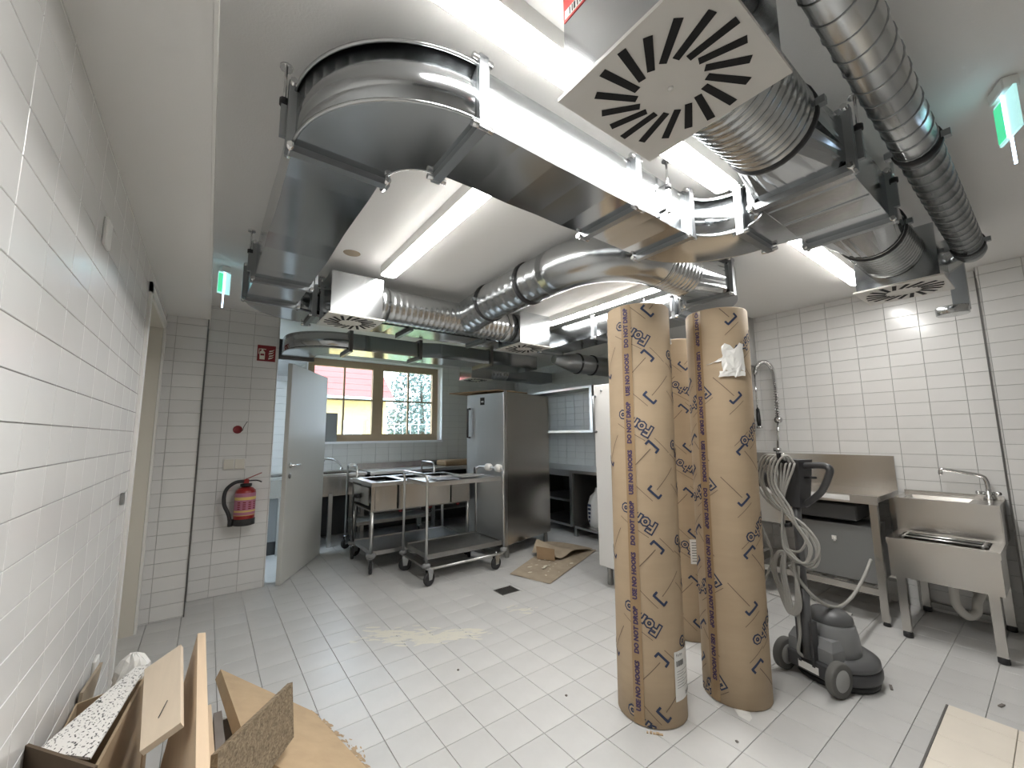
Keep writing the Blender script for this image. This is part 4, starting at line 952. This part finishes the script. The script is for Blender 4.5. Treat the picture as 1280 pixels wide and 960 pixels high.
b = MB(); b.box(BX0+.02, BX1, BY0+.012, BY1, .60, .615); b.box(BX0, BX1, BY1-.012, BY1, .615, .86); b.box(BX1-.012, BX1, BY0+.012, BY1-.012, .615, .86); b.build('tank', 'steel_dull', bt)
b = MB(); b.hexa([(BX0, BY0+.10, .66), (BX0+.012, BY0+.10, .66), (BX0+.012, BY1-.05, .66), (BX0, BY1-.05, .66)], [(BX0, BY0+.10, .84), (BX0+.012, BY0+.10, .84), (BX0+.012, BY1-.05, .84), (BX0, BY1-.05, .84)]); b.build('end_panel', 'steel', bt)
b = MB(); b.tube(smooth_path([(BX0-.005, 4.70, .72), (BX0-.03, 4.72, .74), (BX0-.04, 4.76, .68), (BX0-.03, 4.80, .50), (BX0-.02, 4.82, .32), (BX0, 4.85, .22)], 6), .010, 8).tube([(BX0, 4.66, .73), (BX0-.03, 4.70, .73)], .025, 12); b.build('power_lead', 'black', bt)
for k in range(3): MB().lathe([(.022, 0), (.02, -.018), (.002, -.02)], (BX0+.35+k*.35, BY0+.10, .58), 12, 'Y').build('drain_tap', 'sign_red', bt)
for (x, y) in ((BX0+.02, BY0+.02), (BX1-.02, BY0+.02), (BX0+.02, BY1-.02), (BX1-.02, BY1-.02)):
    MB().tube([(x, y, .18), (x, y, .62)], .018, 12).build('leg', 'steel_flat', bt)
    MB().lathe([(.01, .165), (.05, .168), (.052, .195), (.02, .20)], (x, y, 0), 18).build('bumper', 'box_grey', bt)
    caster(bt, x, y, 1.2 if x < 2 else .3)
tray(MB(), BX0+.02, BX1-.02, BY0+.02, BY1-.02, .205, .03).build('base_shelf', 'steel_flat', bt)
# low trolley against the counters
t3 = thing('serving_trolley', 'stainless trolley with tall hoops standing against the window counter', 'trolley', (2.1, 5.25, 0), 0, 'steel trolleys')
CX0, CX1, CY0, CY1 = 1.45, 2.45, 5.04, 5.46
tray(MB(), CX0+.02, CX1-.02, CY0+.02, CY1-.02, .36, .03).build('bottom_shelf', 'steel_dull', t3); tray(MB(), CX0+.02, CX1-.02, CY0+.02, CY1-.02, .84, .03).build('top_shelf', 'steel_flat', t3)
for x in (CX0, CX1):
    pth = [(x, CY0+.01, .17), (x, CY0+.01, .98), (x, CY0+.04, 1.02), (x, CY1-.04, 1.02), (x, CY1-.01, .98), (x, CY1-.01, .17)]
    MB().tube(pth, .012, 10).build('push_frame', 'steel_flat', t3)
for x in (CX0+.01, CX1-.01):
    for y in (CY0+.01, CY1-.01): caster(t3, x, y, .4)
b = MB(); b.tube([(CX0-.0, CY0+.14, 1.02), (CX0-.0, CY0+.16, 1.02), (CX0-.0, CY0+.26, 1.02), (CX0-.0, CY0+.28, 1.02)], [.014, .03, .03, .014], 12); b.build('foam_wrap', 'foam', t3)

# ================================================================== KITCHEN UNITS
ks = thing('pot_sink', 'deep stainless pot sink by the door leaf under the window', 'sink', (1.2, 5.9, 0))
b = MB(); basin_top(b, .20, 1.74, 5.60, 6.23, .90, .03, .08, .08, .07, .12); b.build('rim', 'steel_flat', ks)
b = MB(); b.box(.22, 1.72, 5.61, 5.625, .66, .87); b.build('front_apron', 'cardboard_dark', ks) if False else b.build('front_apron', 'steel', ks)
b = MB(); b.box(.78, 1.66, 5.67, 6.11, .62, .63); b.box(.77, .78, 5.67, 6.11, .62, .88); b.box(1.66, 1.67, 5.67, 6.11, .62, .88); b.box(.78, 1.66, 5.66, 5.67, .62, .88); b.box(.78, 1.66, 6.11, 6.12, .62, .88); b.build('bowl', 'steel', ks)
for (x, y) in ((.72, 5.62), (1.28, 5.62), (1.68, 5.62), (.72, 6.17), (1.68, 6.17)): MB().box(x, x+.045, y, y+.045, 0, .66).build('leg', 'steel_flat', ks)
b = MB(); b.box(.24, 1.20, 5.66, 5.68, .16, .65); b.build('lower_panel', 'box_grey', ks); b = MB(); b.box(.26, 1.18, 5.70, 5.72, .0, .16); b.build('toe_shade_panel', 'dark_inside', ks); b = MB(); b.box(.24, 1.72, 6.20, 6.215, .02, .86); b.build('back_panel', 'dark_inside', ks)  # dark toe and back sheets put in for the black shade under the sink
b = MB(); b.lathe([(.03, .90), (.025, .93), (.015, .95)], (1.55, 6.15, 0), 12); b.tube(smooth_path([(1.55, 6.15, .94), (1.50, 6.1, 1.0), (1.42, 6.02, 1.055), (1.30, 5.98, 1.075), (1.27, 5.97, 1.05)], 5), .014, 10); b.build('tap', 'chrome', ks)
wc = thing('window_counter', 'long stainless worktop with lower shelf along the window wall', 'counter', (3.2, 5.9, 0))
b = MB(); b.box(1.78, 4.75, 5.58, 6.22, .86, .90); b.build('worktop', 'steel_flat', wc)
b = MB(); b.box(1.78, 4.75, 6.20, 6.22, .90, .98); b.build('upstand', 'steel_dull', wc)
b = MB(); b.box(1.80, 4.7, 5.62, 6.18, .28, .30); b.build('lower_shelf', 'steel_dull', wc); b = MB(); b.box(1.79, 4.74, 6.195, 6.215, .02, .86); b.build('back_panel', 'dark_inside', wc)  # dark back sheet added as the shade below the worktop
for x in (1.80, 2.7, 3.6, 4.6):
    for y in (5.61, 6.14): MB().box(x, x+.045, y, y+.045, 0, .86).build('leg', 'steel_flat', wc)
b = MB(); b.bbox(3.0, 3.9, 5.80, 6.12, .9005, .985, .02); o = b.build('cooking_pan', 'cardboard_dark'); tag(o, 'low brown tray lying on the window counter', 'tray')
# refrigerator
fr = thing('refrigerator', 'tall stainless refrigerator standing askew on short legs', 'refrigerator', (2.79, 3.86, 0), math.radians(14.8))
FW, FD = .88, .60
b = MB(); b.bbox(.0, FW, .0, FD, .14, 1.885, .004); b.build('body', 'steel', fr, True)
mat('fridge_door', (.66, .68, .70), .36, 1.)
b = MB(); b.bbox(-.055, -.005, .0, FD, .16, 1.875, .006); dr = b.build('door', 'fridge_door', fr, True)
b = MB(); b.box(-.05, 0, -.006, .0, .14, 1.895); b.build('door_edge', 'steel_flat', fr, True)
b = MB(); b.tube([(-.06, FD-.06, 1.35), (-.10, FD-.06, 1.35), (-.10, FD-.06, 1.70), (-.06, FD-.06, 1.70)], .012, 8); b.build('handle', 'black', dr, True)
b = MB(); b.box(-.0565, -.055, .30, .37, 1.74, 1.83); b.build('nameplate', 'black', dr, True)
b = MB(); b.box(-.058, -.0565, .315, .355, 1.77, 1.79); b.build('badge', 'steel_flat', dr, True)
for (x, y) in ((.03, .04), (.82, .04), (.03, .53), (.82, .53)): MB().lathe([(.024, 0), (.028, .003), (.026, .10), (.022, .14)], (x, y, 0), 14).build('leg', 'steel_dull', fr, True)
b = MB(); b.slab([(2.40, 4.55, 1.905), (2.75, 3.95, 1.915), (3.30, 4.10, 1.92), (2.95, 4.72, 1.905)], .012); o = b.build('cardboard_sheet', 'cardboard_dark'); tag(o, 'thin dark sheet lying on top of the refrigerator', 'sheet')
b = MB(); b.bbox(FW, FW+.03, .10, .40, 1.45, 1.85, .01); b.build('rear_cover', 'maroon', fr, True)
b = MB(); b.bbox(FW, FW+.02, .12, .38, 1.30, 1.45, .005); b.build('rear_cover', 'cardboard_dark', fr, True)
# white cabinet
cw = thing('white_cabinet', 'tall white upright cabinet with bar handle behind the rolls', 'cabinet', (3.35, 2.4, 0))
b = MB(); b.bbox(3.06, 3.66, 2.10, 2.70, .17, 1.85, .005); b.build('body', 'cabinet_white', cw)
b = MB(); b.bbox(3.0, 3.055, 2.10, 2.70, .17, 1.85, .006); dr = b.build('door', 'cabinet_white', cw)
b = MB(); b.tube([(2.998, 2.675, 1.40), (2.965, 2.675, 1.40), (2.965, 2.675, 1.74), (2.998, 2.675, 1.74)], .012, 8); b.build('handle', 'galv_dull', dr)
b = MB(); b.lathe([(.012, 0), (.012, -.004), (.002, -.005)], (2.9995, 2.60, 1.79), 12, 'X'); b.build('lock', 'galv_dull', dr)
for (x, y) in ((3.08, 2.14), (3.60, 2.14), (3.08, 2.64), (3.60, 2.64)): MB().lathe([(.026, 0), (.028, .004), (.024, .10), (.03, .17)], (x, y, 0), 14).build('leg', 'steel_dull', cw)
# far side counter and shelves
fc = thing('side_counter', 'dark open-front counter with stone-grey worktop behind the refrigerator', 'counter', (4.4, 4.4, 0))
b = MB(); b.box(4.02, 4.78, 3.10, 5.50, .85, .89); b.build('worktop', 'steel_flat', fc)
for y in (3.12, 4.06, 4.98): MB().box(4.06, 4.76, y, y+.03, .12, .85).build('divider', 'trim_dark', fc)
b = MB(); b.box(4.05, 4.06, 4.09, 4.14, .14, .85); b.box(4.05, 4.06, 4.14, 4.98, .80, .85); b.build('door_frame', 'steel_flat', fc)
for z in (.12, .45): MB().box(4.08, 4.74, 4.14, 4.96, z, z+.03).build('shelf', 'steel_flat', fc)
b = MB(); b.box(4.06, 4.74, 3.15, 4.06, .12, .15); b.build('shelf', 'steel_flat', fc)
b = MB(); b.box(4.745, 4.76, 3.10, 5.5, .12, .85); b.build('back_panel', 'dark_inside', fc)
for y in (3.14, 4.07, 5.0): MB().box(4.10, 4.14, y, y+.04, 0, .12).build('leg', 'steel_dull', fc)
b = MB(); b.lathe([(.10, .8905), (.12, .897), (.11, .91), (.02, .915)], (4.35, 3.75, 0), 24); o = b.build('dark_plate', 'black'); tag(o, 'dark round dish lying on the side counter', 'dish')
sk = thing('plaster_sack', 'white printed sack standing inside the side counter', 'sack', (4.25, 3.75, .15))
b = MB(); rings = []
for z, e, w_ in ((.152, 0, 1), (.25, .02, 1.06), (.42, .02, 1.05), (.54, 0, .92), (.60, -.03, .55), (.66, -.02, .35)):
    rings.append([(4.26+(.09+e)*w_*math.cos(2*PI*k/16)*(1+.06*math.sin(5*k)), 3.80+(.16+e)*w_*math.sin(2*PI*k/16)*(1+.05*math.cos(3*k)), z) for k in range(16)])
b.loft(rings); b.build('bag', 'sack', sk)
b = MB()
for k in range(5): b.box(4.138, 4.142, 3.86-.006*k, 3.88+.004*k, .22+k*.05, .25+k*.05)
b.build('print', 'print_blue', sk)
hc = thing('hanging_cabinet', 'open stainless wall cabinet above the side counter', 'cabinet', (4.6, 4.8, 1.4))
b = MB(); b.box(4.40, 4.785, 3.98, 4.0, 1.40, 2.08); b.build('side_panel', 'steel_dull', hc)
b = MB(); b.box(4.40, 4.785, 5.5, 5.52, 1.40, 2.08); b.build('side_panel', 'steel_dull', hc)
b = MB(); b.box(4.40, 4.785, 4.0, 5.5, 1.40, 1.42); b.build('bottom_panel', 'steel_flat', hc); b = MB(); b.box(4.40, 4.785, 4.0, 5.5, 2.06, 2.08); b.build('top_panel', 'steel_flat', hc)
b = MB(); b.box(4.385, 4.40, 3.98, 4.03, 1.40, 2.08); b.box(4.385, 4.40, 4.03, 5.52, 1.40, 1.435); b.box(4.385, 4.40, 4.03, 5.52, 2.045, 2.08); b.build('front_frame', 'steel_flat', hc)
# ================================================================== FLOOR THINGS
dg = thing('floor_drain', 'square dark floor drain grate set between the tiles', 'drain', (2.235, 3.115, 0))
b = MB(); b.box(2.142, 2.328, 3.042, 3.188, -.02, -.012); b.build('sump', 'black', dg)
b = MB(); b.box(2.142, 2.328, 3.042, 3.05, -.012, .001); b.box(2.142, 2.328, 3.18, 3.188, -.012, .001); b.box(2.142, 2.15, 3.05, 3.18, -.012, .001); b.box(2.32, 2.328, 3.05, 3.18, -.012, .001); b.build('frame', 'steel_dull', dg)
for k in range(8): x = 2.163+k*.0205; MB().box(x, x+.007, 3.05, 3.18, -.010, .0).build('grate_bar', 'trim_dark', dg)
fm = thing('cardboard_mat', 'brown protective sheet with folded corner on the floor by the refrigerator', 'sheet', (3.0, 3.4, 0))
rnd = random.Random(11)
def cloth(fn, nu, nv, name, m, parent):
    b = MB(); P = [Vector(fn(i/nu, j/nv)) for i in range(nu+1) for j in range(nv+1)]
    Q = [p+V(0, 0, -.004) for p in P]; n = nv+1
    F = [(i*n+j, (i+1)*n+j, (i+1)*n+j+1, i*n+j+1) for i in range(nu) for j in range(nv)]
    b.add(P+Q, F+[tuple(reversed([k+len(P) for k in f])) for f in F], True)
    return b.build(name, m, parent)
def bil(q, a, c):
    q = [Vector(p) for p in q]; return q[0]*(1-a)*(1-c)+q[1]*a*(1-c)+q[2]*a*c+q[3]*(1-a)*c
mq = [(2.50, 3.43, 0), (2.64, 2.98, 0), (3.80, 3.46, 0), (3.62, 4.0, 0)]
cloth(lambda a, c: bil(mq, a, c)+V(0, 0, .006+.004*math.sin(7*a+5*c)+.008*c*c), 10, 16, 'flat_sheet', 'mat_brown', fm)
fq = [(3.05, 3.75, .02), (3.18, 3.42, .02), (3.75, 3.47, .02), (3.50, 4.02, .03)]
cloth(lambda a, c: bil(fq, a, c)+V(0, 0, .10*math.exp(-((c-.35)/.22)**2)*(1-.6*a)+.03*math.sin(4*a+6*c)*.4+.02), 10, 14, 'folded_flap', 'mat_brown', fm)
b = MB(); b.slab([(3.02, 3.62, .012), (3.12, 3.44, .012), (3.13, 3.46, .13), (3.03, 3.65, .14)], .004); b.build('torn_edge', 'cardboard_dark', fm)
for k in range(26):
    pass
spl = MB()
for k in range(22):
    a, c = rnd.uniform(.15, .9), rnd.uniform(.08, .5); p = bil(mq, a, c); r_ = rnd.uniform(.006, .028); z = .013+.008*c*c
    spl.add([(p.x+r_*math.cos(q*PI/4)*(1+.3*math.sin(q*2+k)), p.y+r_*.7*math.sin(q*PI/4), z) for q in range(8)], [tuple(range(8))])
s_ = spl.build('plaster_spatter', 'dust', fm); s_['kind'] = 'stuff'
# dust smears on tiles
def smear(pts, n, seed, m, label, rmin=.004, rmax=.03, asp=3.0, rot=.9, name='plaster_dust', sg_=(.07, .04)):
    rn = random.Random(seed); b = MB(); z0 = .0006
    for k in range(n):
        t = rn.random(); i = min(int(t*(len(pts)-1)), len(pts)-2); p = Vector(pts[i]).lerp(Vector(pts[i+1]), t*(len(pts)-1)-i)
        x, y = p.x+rn.gauss(0, sg_[0]), p.y+rn.gauss(0, sg_[1]); r_ = rn.uniform(rmin, rmax); c, s = math.cos(rot+rn.gauss(0, .25)), math.sin(rot+rn.gauss(0, .25))
        ring = []
        for q in range(7): a = q*2*PI/7; u, v = r_*asp*math.cos(a)*(1+.4*rn.random()), r_*math.sin(a)*(1+.4*rn.random()); ring.append((x+u*c-v*s, y+u*s+v*c, z0))
        b.add(ring, [tuple(range(7))]); z0 += .000006
    o = b.build(name, m); tag(o, label, 'dust'); o['kind'] = 'stuff'
mat('dust_thin', (.70, .68, .60), .9)
smear([(1.02, 3.05, 0), (1.30, 2.75, 0), (1.62, 2.60, 0)], 260, 3, 'dust_thin', 'pale dust smear across the floor before the trolleys', .002, .010, 5, -.5)
smear([(2.05, 2.75, 0), (2.12, 2.68, 0)], 22, 5, 'dust_thin', 'small pale dust spot near the floor drain', .002, .010, 3, -.4)
smear([(.50, 2.40, 0), (.62, 2.0, 0), (.60, 1.75, 0)], 200, 6, 'sawdust', 'brown sawdust line beside the pressed board', .001, .006, 3, -1.3, 'sawdust', (.012, .02))
for k, (x, y, l, a, lb) in enumerate(((3.06, .70, .05, .3, 'sliver'), (3.30, .33, .04, -.3, 'chip'))):
    b = MB(); b.box(-l/2, l/2, -.006, .006, 0, .006); o = b.build('wood_'+lb, 'wood_dark'); o.location = (x, y, .0005); o.rotation_euler = (0, 0, a); tag(o, ('dark wooden sliver on the floor before the hand basin', 'dark wooden chip on the floor beyond the plinth')[k], 'debris')
for k, (x, y) in enumerate(((1.62, 1.72), (2.0, 1.02), (1.28, 2.28))):
    b = MB(); b.lathe([(.006, 0), (.008, .003), (.003, .007)], (0, 0, 0), 8); o = b.build('stone_crumb', 'wood_dark'); o.location = (x, y, .0005); tag(o, ('dark crumb on the open floor near the labelled roll', 'dark crumb on the floor in front of the rolls', 'dark crumb on the floor below the dust smear')[k], 'debris')
b = MB(); b.slab([(3.86, 1.08, .012), (4.02, 1.10, .012), (4.12, 1.62, .015), (3.97, 1.66, .015)], .008); o = b.build('plastic_offcut', 'plastic_clear_white'); tag(o, 'clear plastic offcut lying on the floor under the dish table', 'offcut')

# ================================================================== PILE OF BOARDS AND BOX
bx = thing('cardboard_box', 'open cardboard box leaning against the long tiled wall', 'box', (-.22, 1.9, 0))
def corr(b, q, t): b.slab(q, t); return b
corr(MB(), [(-.195, 1.62, 0), (-.185, 1.62, .515), (-.125, 2.24, .49), (-.135, 2.24, 0)], .008).build('side_panel', 'cardboard', bx)
corr(MB(), [(-.325, 1.72, 0), (-.325, 1.71, .585), (-.165, 1.515, .575), (-.19, 1.60, 0)], .008).build('front_flap', 'cardboard_shaded', bx)
corr(MB(), [(-.32, 2.25, 0), (-.32, 2.25, .42), (-.13, 2.24, .45), (-.135, 2.24, 0)], .006).build('back_panel', 'cardboard', bx)
corr(MB(), [(-.322, 1.73, 0), (-.322, 1.73, .43), (-.322, 2.25, .42), (-.322, 2.25, 0)], .005).build('wall_panel', 'cardboard', bx)
b = MB(); b.slab([(-.315, 1.74, .545), (-.19, 1.60, .555), (-.13, 2.22, .505), (-.165, 2.24, .50)], .006); o = b.build('flecked_sheet', 'flecked'); tag(o, 'white sheet flecked with black resting in the cardboard box', 'sheet')
rn = random.Random(21); b = MB(); rings = []
for z, r_ in ((.345, .05), (.375, .075), (.42, .085), (.46, .075), (.49, .05), (.505, .015)):
    rings.append([(-.19+.7*r_*math.cos(2*PI*k/14)*rn.uniform(.8, 1.15)+.03*(z-.33), 2.36+r_*.8*math.sin(2*PI*k/14)*rn.uniform(.8, 1.15), z+rn.uniform(-.008, .008)) for k in range(14)])
b.loft(rings, False); o = b.build('crumpled_bag', 'plastic_clear_white'); tag(o, 'crumpled white plastic bag behind the cardboard box', 'bag')
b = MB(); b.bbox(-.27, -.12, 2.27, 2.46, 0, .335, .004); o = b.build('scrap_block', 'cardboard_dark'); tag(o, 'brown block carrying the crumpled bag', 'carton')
b = MB(); b.slab([(-.325, 2.27, .2), (-.325, 2.47, .2), (-.29, 2.50, .45), (-.31, 2.28, .44)], .01); o = b.build('board_offcut', 'mat_brown'); tag(o, 'small brown offcut leaning on the wall behind the box', 'offcut')
o = MB().slab([(-.055, 1.05, .0), (-.065, 2.13, 0), (.045, 2.13, .605), (.055, 1.05, .64)], .026).build('tall_board', 'ply'); tag(o, 'long light wooden board standing on edge in the pile', 'board')
o = MB().slab([(-.088, 1.52, .570), (-.008, 1.50, .618), (-.030, 2.07, .606), (-.128, 2.07, .550)], .016).build('pale_board', 'ply_pale'); tag(o, 'pale smooth board lying across the top of the pile', 'board')
b = MB(); b.tube([(-.06, 1.62, .5895), (-.045, 1.685, .5985)], .0012, 6); b.build('pencil_line', 'ink', o)
o = MB().slab([(.13, 2.67, .215), (.20, 1.90, .235), (.70, 1.30, .06), (.50, 2.30, .06)], .045).build('pressed_board', 'mdf'); tag(o, 'large brown pressed board slanting down to the floor', 'board')
b = MB(); b.box(.17, .23, 2.40, 2.52, 0, .10); o = b.build('board_stack', 'wood_grey'); tag(o, 'stacked timber block under the slanting pressed board', 'timber block')
o = MB().slab([(.085, 1.48, .28), (.345, 1.90, .225), (.345, 1.985, .385), (.085, 1.56, .47)], .02).build('fibre_board', 'fibreboard'); tag(o, 'grey-brown flaked fibre board tilted over the pile', 'board')
for k, (x, m, lb) in enumerate(((.065, 'ply', 'light strip of wood between the tall board and fibre board'), (.105, 'wood_dark', 'dark grey strip of wood in the pile'), (.142, 'wood_grey', 'brown grey strip of wood next to the pressed board'))):
    o = MB().hexa([(x, 1.85, .0), (x+.032, 1.85, .0), (x+.025, 2.35, .0), (x-.005, 2.35, .0)], [(x, 1.85, .26-.05*k), (x+.032, 1.85, .26-.05*k), (x+.025, 2.35, .22-.04*k), (x-.005, 2.35, .22-.04*k)]).build('wood_strip', m); tag(o, lb, 'wood strip')

# ================================================================== OUTSIDE
b = MB(); b.box(-25, 40, 6.7, 60, -1.2, -1.0); o = b.build('ground', 'grass'); struct(o, 'grass ground outside the window')
hs_ = thing('yellow_house', 'yellow house with red tiled roof beyond the window', 'house', (2, 15, -1))
b = MB(); b.box(-6, 5.0, 14.2, 20, -1, 2.75); b.build('wall', 'house_yellow', hs_)
for k in range(12):
    y0 = 13.85+k*.30; z0 = 2.70+k*.235
    b = MB(); b.slab([(-6.3, y0, z0), (5.15, y0, z0), (5.15, y0+.34, z0+.255), (-6.3, y0+.34, z0+.255)], .05); b.build('roof_course', 'roof_red', hs_)
b = MB(); b.add([(4.99, 14.2, 2.75), (4.99, 20, 2.75), (4.99, 17.4, 5.45)], [(0, 1, 2)]); b.build('gable', 'house_yellow', hs_)
b = MB(); b.box(-6.3, 5.15, 13.78, 13.86, 2.58, 2.68); b.build('gutter', 'fence_grey', hs_)
for x in (3.55, 2.2, .6):
    b = MB(); b.box(x, x+.62, 14.10, 14.2, .7, 1.90); wn = b.build('window', 'ext_white', hs_)
    for (xa, za) in ((x+.07, .78), (x+.33, .78), (x+.07, 1.36), (x+.33, 1.36)): MB().box(xa, xa+.22, 14.09, 14.10, za, za+.46).build('pane', 'ext_glass', wn)
lm = thing('street_lamp', 'small lamp post before the yellow house', 'lamp post', (4.5, 13.6, -1))
b = MB(); b.cyl((4.52, 13.6, -1), (4.52, 13.6, 1.7), .03, 10); b.build('post', 'fence_grey', lm); b = MB(); b.bbox(4.42, 4.66, 13.55, 13.7, 1.68, 1.86, .02); b.build('head', 'ext_white', lm)
def tree(x, y, h, r, label, seed):
    t = thing('garden_tree', label, 'tree', (x, y, -1), 0, 'trees beyond the window'); rn = random.Random(seed)
    MB().tube([(x, y, -1), (x+.1, y, h*.4), (x, y, h*.8)], [.16, .11, .04], 10).build('trunk', 'bark', t)
    b = MB()
    for k in range(5200):
        a, e = rn.uniform(0, 2*PI), rn.uniform(-1, 1); rr = r*(rn.random()**.45)*(1.15-.35*max(0, e)); s_ = rn.uniform(.05, .13)
        p = V(x+rr*math.cos(a)*math.sqrt(1-e*e), y+rr*math.sin(a)*math.sqrt(1-e*e), h*.58+e*h*.55)
        u = V(rn.gauss(0, 1), rn.gauss(0, 1), rn.gauss(0, 1)).normalized()*s_; v = u.orthogonal().normalized()*s_*.6
        b.add([p-u, p+v, p+u, p-v], [(0, 1, 2, 3)])
    c = b.build('foliage', 'leaf', t); c['kind'] = 'stuff'
tree(8.0, 18.0, 4.9, 1.45, 'tall leafy tree beyond the window pane', 1); tree(15, 30, 4.5, 2.4, 'low spreading tree farther beyond the window', 2)
fn = thing('garden_fence', 'thin light metal fence in front of the tree', 'fence', (6.5, 15, -1))
for k in range(9): MB().cyl((5.3+k*.32, 15, -1), (5.3+k*.32, 15, 1.85 if k % 4 else 2.2), .018, 6).build('post', 'fence_grey', fn)
for z in (.4, 1.1, 1.8): MB().cyl((5.2, 15, z), (8.0, 15, z), .012, 6).build('rail', 'fence_grey', fn)
ob = thing('garden_shed', 'pale grey shed with pitched roof behind the fence', 'shed', (8.7, 24.0, -1))
b = MB(); b.box(8.7, 12, 24.0, 26, -1, 1.7); b.build('wall', 'ext_far', ob); b = MB(); b.slab([(8.5, 23.8, 1.6), (12.2, 23.8, 1.6), (12.2, 25, 2.8), (8.5, 25, 2.8)], .08); b.build('roof', 'ext_far', ob)
